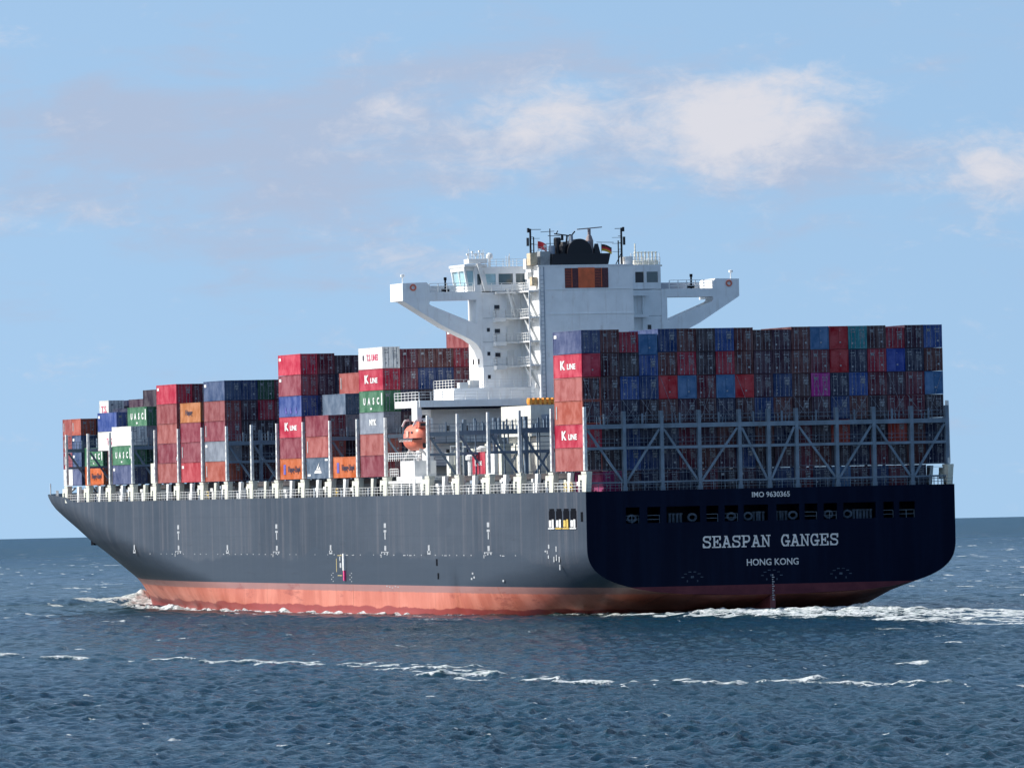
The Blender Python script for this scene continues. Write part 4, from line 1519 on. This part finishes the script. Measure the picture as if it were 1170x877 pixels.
# ------------------------------------------------------------------ lifeboat
def lifeboat():
    root = bpy.data.objects.new('lifeboat', None)
    C.objects.link(root)
    mbh, mbc = MB(), MB()
    L, B = 7.4, 2.75
    ns, nr = 18, 12
    def ring(mb_, lo):
        i0 = len(mb_.v)
        for i in range(ns+1):
            t = i/ns*2-1
            w_ = (1-abs(t)**3.2)**.5*B/2+.03
            for j in range(nr+1):
                a = math.pi*j/nr
                if lo:
                    z = 1.55-(.9+.7*(1-abs(t)**3))*math.sin(a)**.8
                else:
                    z = 1.56+(.55+1.35*(1-abs(t)**4)**.6)*math.sin(a)**.75
                mb_.v.append((w_*math.cos(a)*(1.0 if lo else .94), t*L/2, z))
        for i in range(ns):
            for j in range(nr):
                a = i0+i*(nr+1)+j
                mb_.f.append((a, a+1, a+nr+2, a+nr+1))
        mb_.f.append(tuple(i0+j for j in range(nr+1)))
        mb_.f.append(tuple(i0+ns*(nr+1)+j for j in range(nr+1)))
    ring(mbh, True)
    ring(mbc, False)
    h = mbh.build('hull', BOATO, root)
    c = mbc.build('canopy', BOATO, root)
    for o in (h, c):
        for p_ in o.data.polygons: p_.use_smooth = len(p_.vertices) == 4
    MB().box(-1.56, 1.56, -3.6, 3.6, 1.48, 1.62).build('rubbing_strip', BOATD, root)
    for s_ in (-1, 1):
        for y in (-2.2, -.9, .4, 1.7):
            MB().box(s_*1.22-.05, s_*1.22+.05, y, y+.55, 2.25, 2.5).build('window', BOATD, c)
    mb_ = MB()
    mb_.box(-.6, .6, -3.6, -2.2, 3.0, 3.75)
    mb_.build('steering_turret', BOATO, c)
    MB().box(-.4, .4, -3.66, -3.61, 3.2, 3.6).build('window', BOATD, c)
    MB().bar((0, -3.9, .3), (0, -3.9, .95), .5, .1).build('rudder', BOATD, root)
    MB().box(-1.42, -1.36, -1.0, .2, 1.75, 2.6).build('hatch', mat('pale_hatch', (.75, .45, .35), .5, .1, 1), c)
    for y in (-3.0, 2.9):
        MB().box(-.12, .12, y-.12, y+.12, 2.6, 4.0).build('lifting_hook', ROD, root)
    mbr = MB()
    for k_ in range(9):
        y = -3.0+k_*.72
        mbr.bar((-1.45, y, 1.5), (-1.48, y+.36, 1.15), .05).bar((-1.48, y+.36, 1.15), (-1.45, y+.72, 1.5), .05)
    mbr.build('grab_line', WHITE2, h)
    root.location = Mship(-22.3, 83.6, 22.0)
    root.rotation_euler = (TRIM, 0, 0)
    tag(root, 'orange enclosed lifeboat hung in white davits beside the bridge tower', 'lifeboat')


def Mship(x, y, z):
    return (x, 150+(y-150)*math.cos(TRIM)-z*math.sin(TRIM), (y-150)*math.sin(TRIM)+z*math.cos(TRIM))


lifeboat()


# ------------------------------------------------------------------ flags
def flag(x, y, z, wdt, hgt, mats, label):
    root = bpy.data.objects.new('flag', None)
    C.objects.link(root)
    root.location = Mship(x, y, z)
    n = len(mats)
    for k_, m in enumerate(mats):
        mb_ = MB()
        cols = 10
        z1, z0 = hgt*(1-k_/n), hgt*(1-(k_+1)/n)
        for i in range(cols+1):
            t = i/cols
            yy = .18*math.sin(t*7)
            sag = -.35*t
            for zz, dy in ((z0, 0), (z1, 0), (z0, .02), (z1, .02)):
                mb_.v.append((t*wdt, yy+dy, zz+sag+.1*math.sin(t*5)))
        for i in range(cols):
            a = i*4
            mb_.f += [(a, a+1, a+5, a+4), (a+2, a+6, a+7, a+3), (a, a+4, a+6, a+2), (a+1, a+3, a+7, a+5)]
        mb_.build('stripe', m, root)
    MB().bar((0, 0, -1.6), (0, 0, hgt+.2), .06).build('staff', WHITE2, root)
    tag(root, label, 'flag')
    return root


fl = flag(-5.9, 80, 48.6, 1.3, 1.0, [FRED], 'small red flag flying left of the black funnel top')
MB().box(.8, 1.15, -.22, .22, .15, .5).build('emblem', WHITE2, fl)
flag(3.0, 80, 48.2, 1.5, .9, [FBLK, FRED, FGOLD], 'black red and gold flag flying at the right end of the black funnel top')

# ------------------------------------------------------------------ containers
W_C = 2.438


def cbody(L, H):
    mb_ = MB()
    hw, hl = W_C/2, L/2
    mb_.box(-hw+.035, hw-.035, -hl+.08, hl-.06, .12, H-.09)
    for sx_ in (-1, 1):
        for sy_ in (-1, 1):
            xa, xb = sorted((sx_*hw, sx_*(hw-.15)))
            ya, yb = sorted((sy_*hl, sy_*(hl-.17)))
            mb_.box(xa, xb, ya, yb, 0, H)
        xa, xb = sorted((sx_*(hw-.005), sx_*(hw-.12)))
        mb_.box(xa, xb, -hl+.171, hl-.171, .02, .17)
        mb_.box(xa, xb, -hl+.171, hl-.171, H-.12, H-.01)
    for sy_ in (-1, 1):
        ya, yb = sorted((sy_*(hl-.004), sy_*(hl-.12)))
        mb_.box(-hw+.151, hw-.151, ya, yb, .02, .16)
        mb_.box(-hw+.151, hw-.151, ya, yb, H-.14, H-.01)
    return mb_.mesh('shipping_container', CONT)


def cdoor(L, H, s_):
    mb_ = MB()
    y = -L/2
    xa, xb = sorted((s_*.015, s_*(W_C/2-.16)))
    mb_.box(xa, xb, y+.035, y+.075, .17, H-.15)
    for k_ in range(3):
        z = .3+k_*(H-.5)/3
        mb_.box(xa+.06, xb-.06, y+.022, y+.0349, z, z+(H-.5)/3-.12)
    return mb_.mesh('door', CONT)


def crod(L, H):
    return MB().bar((0, -L/2+.0, .08), (0, -L/2+.0, H-.06), .055, .05).box(-.04, .18, -L/2-.03, -L/2-.012, H*.42, H*.42+.05).mesh('locking_rod', ROD)


def cmarks(L, H, kind):
    r_ = random.Random(kind*5+int(H*10))
    mb_ = MB()
    y0, y1 = -L/2-.012, -L/2+.02
    def rect(x, z, w_, h_): mb_.box(x, x+w_, y0, y1, z, z+h_)
    if kind != 3:
        for k_ in range(3): rect(.22+k_*.24, H-.62, .17, .12)
        for k_ in range(r_.randint(2, 6)): rect(.25, H-.85-k_*.13, .3+.5*r_.random(), .05)
    if kind == 0:
        rect(-.85, H-.85, .42, .34)
        rect(.55, .75, .22, .22)
    if kind == 1:
        rect(-.95, H-.5, .5, .1); rect(-.8, .6, .18, .22); rect(.75, .55, .2, .28)
        for k_ in range(2): rect(-.9+k_*.3, H-.85, .22, .14)
    if kind == 2:
        rect(.35, H-.95, .55, .2); rect(.5, H-1.4, .34, .34); rect(-.9, .8, .25, .12); rect(-.9, .35, .2, .2)
    if kind == 3:
        rect(.1, .75, .2, .2); rect(.1, H-.6, .12, .06)
    return mb_.mesh('stencil_marking', DOORMARK)


HC, SC = 2.896, 2.591
BODY = {(L_, H_): cbody(L_, H_) for L_ in (12.192, 6.058) for H_ in (HC, SC)}
DOOR = {(L_, H_, s_): cdoor(L_, H_, s_) for L_ in (12.192, 6.058) for H_ in (HC, SC) for s_ in (-1, 1)}
RODM = {(L_, H_): crod(L_, H_) for L_ in (12.192, 6.058) for H_ in (HC, SC)}
MARKS = {(L_, H_, k_): cmarks(L_, H_, k_) for L_ in (12.192, 6.058) for H_ in (HC, SC) for k_ in range(4)}

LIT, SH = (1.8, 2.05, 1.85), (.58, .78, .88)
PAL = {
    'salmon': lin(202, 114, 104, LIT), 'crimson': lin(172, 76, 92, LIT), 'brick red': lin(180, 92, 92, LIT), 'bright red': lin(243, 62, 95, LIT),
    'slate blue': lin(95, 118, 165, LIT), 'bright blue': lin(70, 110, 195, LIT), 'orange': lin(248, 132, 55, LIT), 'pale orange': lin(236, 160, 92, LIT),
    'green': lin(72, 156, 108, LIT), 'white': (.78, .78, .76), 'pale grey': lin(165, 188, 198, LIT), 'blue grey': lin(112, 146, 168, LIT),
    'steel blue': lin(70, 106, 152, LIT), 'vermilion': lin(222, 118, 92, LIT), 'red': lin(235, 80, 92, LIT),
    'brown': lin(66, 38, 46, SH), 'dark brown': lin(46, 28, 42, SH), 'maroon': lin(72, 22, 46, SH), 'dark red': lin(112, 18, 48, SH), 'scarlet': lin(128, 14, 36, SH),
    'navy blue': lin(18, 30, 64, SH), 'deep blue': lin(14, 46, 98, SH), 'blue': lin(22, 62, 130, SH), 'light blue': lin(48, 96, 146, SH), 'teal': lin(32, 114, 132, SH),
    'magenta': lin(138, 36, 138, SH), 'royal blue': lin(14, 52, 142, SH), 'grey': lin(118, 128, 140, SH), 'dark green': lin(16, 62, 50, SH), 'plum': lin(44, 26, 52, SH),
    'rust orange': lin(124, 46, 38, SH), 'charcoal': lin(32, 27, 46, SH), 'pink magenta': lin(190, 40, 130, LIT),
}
n_cont = 0
ORD = ['first', 'second', 'third', 'fourth', 'fifth', 'sixth', 'seventh', 'eighth', 'ninth', 'tenth', 'eleventh', 'twelfth', 'thirteenth', 'fourteenth', 'fifteenth', 'sixteenth', 'seventeenth', 'eighteenth', 'nineteenth']


def container(x, y, z, colour, label, group, L=12.192, H=HC, marks=None, text=None, door=None):
    global n_cont
    n_cont += 1
    c = PAL[colour]
    jj = 1+random.uniform(-.10, .10)
    col = (min(c[0]*jj, .95), min(c[1]*jj, .95), min(c[2]*jj, .95), 1)
    o = bpy.data.objects.new('shipping_container', BODY[(L, H)])
    C.objects.link(o)
    o.location = Mship(x, y, z)
    o.rotation_euler = (TRIM, 0, random.uniform(-.002, .002))
    o.color = col
    tag(o, label, 'shipping container', group)
    for s_ in (-1, 1):
        d = inst(DOOR[(L, H, s_)], 'door', o)
        d.color = (PAL[door]+(1,)) if door else col
    if marks != 3:
        for xx in (-.82, -.34, .34, .82):
            inst(RODM[(L, H)], 'locking_rod', o, (xx, 0, 0))
    inst(MARKS[(L, H, marks if marks is not None else random.choice([0, 1, 2, 1]))], 'stencil_marking', o)
    PX = -W_C/2-.012
    hl = L/2
    if text == 'kline':
        place_text('K', 1.5, (PX, 2.2, H*.52), 'port', WHITE2, o, .06, sx=1.9)
        place_text('LINE', .95, (PX, -1.6, H*.46), 'port', WHITE2, o, .03, sx=1.9)
    elif text == 'uasc':
        for k_, ch in enumerate('UASC'):
            place_text(ch, 1.25, (PX, 3.4-k_*2.3, H*.5), 'port', WHITE2, o, .05, sx=1.3)
        MB().box(PX-.01, PX+.02, -hl+.5, -hl+1.0, .9, H-.35).box(PX-.01, PX+.02, -.3, .5, .35, .6).build('painted_bar', WHITE2, o)
    elif text == 'hapag':
        place_text('Hapag-Lloyd', 1.15, (PX, -1.6, H*.48), 'port', INK, o, .02, sx=1.12)
        MB().box(PX-.01, PX+.02, 3.0, 4.1, .7, 2.1).build('logo', INKB, o)
    elif text == 'hapag_dark':
        place_text('Hapag', 1.1, (PX, .8, H*.5), 'port', INK, o, .02, sx=1.5)
    elif text == 'ts':
        place_text('T.S. LINES', 1.2, (PX, -1.0, H*.52), 'port', INKR, o, .02, sx=1.15)
        MB().box(PX-.01, PX+.02, 3.3, 3.9, 1.2, 1.9).build('logo', INK, o)
    elif text == 'ts_part':
        place_text('T.S.', 1.5, (PX, -1.6 if L > 7 else 0, H*.45), 'port', INKR, o, .02, sx=1.7)
    elif text == 'nyk':
        place_text('NYK', 1.1, (PX, -.6, H*.52), 'port', WHITE2, o, .05, sx=1.5)
    elif text == 'sail':
        mb_ = MB()
        i = 0
        for (pts_) in ([(1.9, .75), (1.4, 1.15), (-1.6, 1.15), (-2.0, .75)], [(.9, 1.22), (.1, 1.22), (-.9, 2.3)], [(0, 1.22), (-1.4, 1.22), (-1.0, 1.7)]):
            n_ = len(pts_)
            i = len(mb_.v)
            mb_.v += [(PX-.008, a, b) for a, b in pts_]+[(PX+.02, a, b) for a, b in pts_]
            mb_.f += [tuple(i+q for q in range(n_)), tuple(i+n_+q for q in reversed(range(n_)))]+[(i+q, i+n_+q, i+n_+(q+1) % n_, i+(q+1) % n_) for q in range(n_)]
        mb_.box(PX-.008, PX+.02, -5.4, -3.9, H-.45, H-.2)
        mb_.box(PX-.008, PX+.02, 3.9, 5.5, .35, .65)
        mb_.build('logo', WHITE2, o)
    elif text == 'corner':
        MB().box(PX-.01, PX+.02, hl-1.6, hl-.5, H-.85, H-.45).build('logo', WHITE2, o)
    elif text == 'bar':
        MB().box(PX-.01, PX+.02, hl-1.1, hl-.75, .7, H-.6).build('painted_bar', MARK, o)
    elif text == 'marks':
        mb_ = MB()
        for yy in (2.2, -.4, -3.4):
            i = len(mb_.v)
            mb_.box(PX-.01, PX+.02, yy, yy+.35, .45, 1.3).box(PX-.01, PX+.02, yy-.4, yy-.02, .45, .8)
        mb_.build('logo', INKB, o)
    elif text == 'bar_aft':
        MB().box(PX-.01, PX+.02, -hl+.35, -hl+.7, .4, .9).build('painted_bar', MARK, o)
    return o


CP = 2.505
X0 = -23.79
Z0C = ZB+.1


def cxp(i, shift=0.0): return X0+CP*(i+.5)+shift


# --- the stern block
T1 = 'slate blue/brown/dark red/light blue/deep blue/brown/charcoal/blue/brown/dark brown/plum/brown/light blue/scarlet/teal/dark brown/dark red/plum/blue'.split('/')
T2 = 'bright red/dark brown/charcoal/blue/brown/dark red/charcoal/dark red/brown/plum/plum/brown/maroon/scarlet/navy blue/dark red/royal blue/navy blue/brown'.split('/')
T3 = 'salmon/dark brown/blue/deep blue/scarlet/light blue/maroon/light blue/scarlet/plum/deep blue/dark brown/magenta/navy blue/blue/maroon/plum/maroon/light blue'.split('/')
T4 = 'vermilion/plum/navy blue/charcoal/brown/plum/dark brown/navy blue/dark brown/deep blue/brown/dark brown/plum/deep blue/brown/charcoal/maroon/maroon/charcoal'.split('/')
T5 = 'bright red/charcoal/deep blue/navy blue/navy blue/maroon/plum/brown/navy blue/brown/navy blue/maroon/charcoal/rust orange/navy blue/charcoal/rust orange/brown/navy blue'.split('/')
T6 = 'salmon/charcoal/blue/deep blue/navy blue/maroon/brown/plum/deep blue/charcoal/plum/maroon/brown/charcoal/navy blue/maroon/charcoal/brown/navy blue'.split('/')
T7 = [None, 'pink magenta']+'plum/navy blue/plum/navy blue/maroon/charcoal/plum/navy blue/deep blue/maroon/navy blue/light blue/plum/deep blue/maroon/navy blue'.split('/')+[None]
T1[1] = 'brown'
ROWS = [T6, T5, T4, T3, T2, T1]
RN = ['bottom', 'second', 'third', 'fourth', 'fifth', 'top']
short = {(5, 2), (5, 3), (4, 3), (5, 9), (5, 10), (5, 16)}
G0 = 'containers stacked across the stern'
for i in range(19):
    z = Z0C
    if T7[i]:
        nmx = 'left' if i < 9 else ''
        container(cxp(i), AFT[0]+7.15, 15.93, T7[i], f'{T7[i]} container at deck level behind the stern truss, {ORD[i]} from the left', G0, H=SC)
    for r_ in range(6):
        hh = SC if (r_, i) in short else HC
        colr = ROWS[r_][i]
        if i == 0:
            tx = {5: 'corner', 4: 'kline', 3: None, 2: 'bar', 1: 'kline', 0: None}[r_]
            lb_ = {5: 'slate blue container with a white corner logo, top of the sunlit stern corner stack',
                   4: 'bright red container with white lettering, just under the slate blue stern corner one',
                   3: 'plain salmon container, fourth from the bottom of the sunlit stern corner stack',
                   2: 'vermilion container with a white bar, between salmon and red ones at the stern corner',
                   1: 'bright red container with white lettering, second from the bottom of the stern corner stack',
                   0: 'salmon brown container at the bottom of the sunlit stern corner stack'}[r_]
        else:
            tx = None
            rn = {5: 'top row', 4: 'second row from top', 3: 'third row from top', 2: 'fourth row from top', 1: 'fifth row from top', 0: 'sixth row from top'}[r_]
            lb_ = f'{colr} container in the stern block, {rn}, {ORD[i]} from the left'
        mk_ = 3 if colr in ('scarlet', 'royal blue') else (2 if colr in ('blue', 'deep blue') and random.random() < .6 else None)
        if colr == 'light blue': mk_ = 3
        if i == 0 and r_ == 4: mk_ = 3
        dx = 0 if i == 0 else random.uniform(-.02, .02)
        container(cxp(i)+dx, AFT[0]+7.15+random.uniform(-.03, .03), z, colr, lb_, G0, H=hh, marks=mk_, text=tx, door=({0: 'charcoal', 2: 'plum', 3: 'dark brown'}.get(r_) if i == 0 else None))  # corner stack: shade of the after ends put in as darker door colours
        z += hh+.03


def stack(j, col, colours, block, group, H=HC, texts=None, shift=0.0, z0=None, L=12.192, dy=0.0, start=0, labels=None, yc=None, doors=None):
    y = (FWD[j]+7.15 if yc is None else yc)+dy
    z = Z0C if z0 is None else z0
    n_ = len(colours)
    for r_, cc in enumerate(colours):
        h_ = H[r_] if isinstance(H, (list, tuple)) else H
        if cc:
            tx = (texts or {}).get(r_)
            if labels and labels.get(r_):
                lb_ = labels[r_]
            else:
                rn = ['bottom tier', 'second tier', 'third tier', 'fourth tier', 'fifth tier', 'sixth tier', 'seventh tier'][r_+start]
                lb_ = f'{cc} container, {rn}, {ORD[col]} stack in, {block}'
            container(cxp(col, shift), y+random.uniform(-.03, .03), z, cc, lb_, group, L=L, H=h_, text=tx, door=(doors or {}).get(r_))
        z += h_+.03


B0 = 'block beside the bridge tower'
g = 'containers in the block beside the bridge tower'
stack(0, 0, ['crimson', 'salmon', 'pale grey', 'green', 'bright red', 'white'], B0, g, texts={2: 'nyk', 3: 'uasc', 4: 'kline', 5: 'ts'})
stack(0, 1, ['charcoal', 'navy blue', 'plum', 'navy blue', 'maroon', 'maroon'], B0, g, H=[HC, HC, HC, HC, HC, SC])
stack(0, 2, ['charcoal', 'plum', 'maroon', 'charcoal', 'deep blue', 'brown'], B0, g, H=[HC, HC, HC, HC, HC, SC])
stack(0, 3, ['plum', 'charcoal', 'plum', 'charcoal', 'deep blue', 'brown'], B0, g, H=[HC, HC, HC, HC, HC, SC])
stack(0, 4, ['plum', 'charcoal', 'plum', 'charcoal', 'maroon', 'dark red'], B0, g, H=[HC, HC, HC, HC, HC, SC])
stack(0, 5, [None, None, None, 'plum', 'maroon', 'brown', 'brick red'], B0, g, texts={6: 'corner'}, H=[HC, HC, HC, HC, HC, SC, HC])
stack(1, 0, ['orange'], 'x', 'orange containers with dark lettering', texts={0: 'hapag'}, labels={0: 'orange container with blue logo, alone left of the block beside the bridge tower'})
B2 = 'stepped block amidships'
g = 'containers in the stepped block amidships'
stack(2, 0, ['blue grey', 'salmon', 'crimson'], B2, g, texts={0: 'sail', 1: 'bar'})
stack(2, 1, ['brown', 'charcoal', 'grey', 'blue grey'], B2, g)
stack(2, 2, ['charcoal', 'plum', 'navy blue', 'navy blue', 'salmon'], B2, g, texts={4: 'bar'})
B3 = 'six-high block amidships'
g = 'containers in the six-high block amidships'
stack(3, 0, ['orange', 'crimson', 'bright red', 'bright blue', 'crimson', 'bright red'], B3, g, texts={0: 'hapag', 2: 'kline', 3: 'marks', 4: 'corner', 5: 'corner'})
stack(3, 1, ['plum', 'charcoal', 'plum', 'deep blue', 'plum', 'maroon'], B3, g)
stack(3, 2, [None, 'charcoal', 'plum', 'navy blue', 'navy blue', 'charcoal'], B3, g, H=[HC, HC, HC, HC, HC, SC])
stack(3, 3, [None, None, 'charcoal', 'navy blue', 'deep blue', 'plum'], B3, g, H=[HC, HC, HC, HC, HC, SC])
stack(3, 4, [None, None, None, 'navy blue', 'rust orange', 'maroon'], B3, g, H=[HC, HC, HC, HC, HC, SC])
B6 = 'blue-topped block'
g = 'containers in the blue-topped block'
stack(6, 0, ['vermilion', 'pale grey', 'crimson', 'brick red', 'steel blue'], B6, g, texts={0: 'bar', 1: 'corner', 4: 'corner', 2: 'bar'})
stack(6, 1, ['plum', 'charcoal', 'charcoal', 'plum', 'deep blue'], B6, g)
stack(6, 2, ['maroon', 'navy blue', 'charcoal', 'dark red', 'dark green'], B6, g)
stack(6, 3, ['plum', 'charcoal', 'plum', 'maroon', 'maroon'], B6, g)
stack(6, 4, [None, 'charcoal', 'navy blue', 'plum', 'maroon'], B6, g)
g = 'containers in the four-high block forward'
stack(7, 0, ['red', 'crimson', 'crimson', 'pale orange'], 'four-high block forward', g, texts={0: 'corner', 1: 'bar', 3: 'hapag_dark'})
B8 = 'red-topped forward block'
g = 'containers in the red-topped forward block'
stack(8, 0, ['salmon', 'crimson', 'salmon', 'brick red', 'bright red'], B8, g, texts={1: 'bar_aft', 4: 'corner'})
stack(8, 1, ['plum', 'maroon', 'charcoal', 'charcoal', 'maroon'], B8, g)
stack(8, 2, [None, None, 'charcoal', 'navy blue', 'deep blue'], B8, g)
MB().box(-.8, .8, -1.8, 1.8, 0, 3.0).build('reefer_power_box', CREAM, SHIP, (-22.8, FWD[9]+2.2-150, Z0C))
B10 = 'block with the white one'
g = 'containers in the green and white block near the bow'
stack(10, 0, ['slate blue', 'green', 'white'], 'green and white block', g, texts={0: 'corner', 1: 'uasc'})
stack(10, 1, ['charcoal', 'dark green', 'grey', 'green'], 'green and white block', g, texts={3: 'uasc'})
stack(10, 2, ['navy blue', 'charcoal', 'navy blue', 'dark green', None], 'green and white block', g)
stack(10, 2, [None, None, None, None, 'charcoal'], 'green and white block', g, H=[HC, HC, HC, HC, SC])
B11 = 'blue and white block near the bow'
g = 'containers in the blue and white block near the bow'
sh = CP*.5
stack(11, 0, ['charcoal', 'maroon'], B11, g, H=SC, shift=sh, L=6.058, dy=-3.05)
stack(11, 0, ['white', 'bright blue'], B11, g, shift=sh, z0=Z0C+2*(SC+.03), start=2, texts={0: 'ts_part', 1: 'corner'})
for cidx, cs in ((1, ['charcoal', 'plum', 'charcoal', 'navy blue']), (2, [None, 'charcoal', 'plum', 'plum', 'plum']), (3, [None, None, 'navy blue', 'charcoal', 'navy blue'])):
    stack(11, cidx, cs, B11, g, H=SC if len(cs) == 5 else HC, shift=sh)
B12 = 'pair near the bow'
g = 'containers in the bay next to the bow'
stack(12, 1, ['orange', 'green'], 'bay next to the bow', g, texts={0: 'hapag', 1: 'uasc'})
stack(12, 2, ['rust orange', 'charcoal', 'plum', 'navy blue'], 'bay next to the bow', g, H=SC)
stack(12, 1, [None, None, None, None, 'white'], 'bay next to the bow', g, H=SC, L=6.058, shift=1.55, dy=-1.0, texts={4: 'ts_part'}, labels={4: 'short white container with red lettering, topmost near the bow above the blue one'})
stack(12, 3, [None, 'plum', 'navy blue', 'charcoal', 'navy blue'], 'bay next to the bow', g, H=SC)
g = 'containers in the foremost bay'
B13 = 'foremost bay'
stack(13, 1, ['white', 'crimson', 'brick red', 'salmon'], 'foremost end of the foremost bay', g, H=SC, L=6.058, dy=3.2, texts={1: 'bar', 2: 'bar', 3: 'bar'})
stack(13, 1, ['slate blue', 'steel blue', 'steel blue', 'vermilion'], 'after end of the foremost bay', g, H=SC, L=6.058, dy=-3.0, texts={1: 'corner', 2: 'corner', 3: 'bar'})
for cc in (2, 3, 4):
    stack(13, cc, [['navy blue', 'charcoal', 'deep blue'][cc-2], 'charcoal', 'navy blue', 'plum'], B13, g, H=SC, L=6.058, dy=-3.0)
# a lone short red container seen through the lashing frames
container(-20, 56.5+1.2, Z0C, 'bright red', 'short red container with white lettering, alone behind the lashing frames below the bridge', 'containers', L=6.058, H=HC, text=None)
o_ = bpy.data.objects['shipping_container']
MB().box(-21.2, -20.7, 50.4, 54.4, 18.4, 21.3).build('deck_cabinet', WHITE2, SHIP, OFF)
lone = [o for o in C.objects if o.get('label', '').startswith('short red container')][0]
place_text('K', 1.2, (-W_C/2-.012, 1.3, 1.5), 'port', WHITE2, lone, .05, sx=1.2)
place_text('LINE', .8, (-W_C/2-.012, -.7, 1.4), 'port', WHITE2, lone, .02, sx=1.0)

bpy.context.view_layer.update()
print('containers', n_cont)
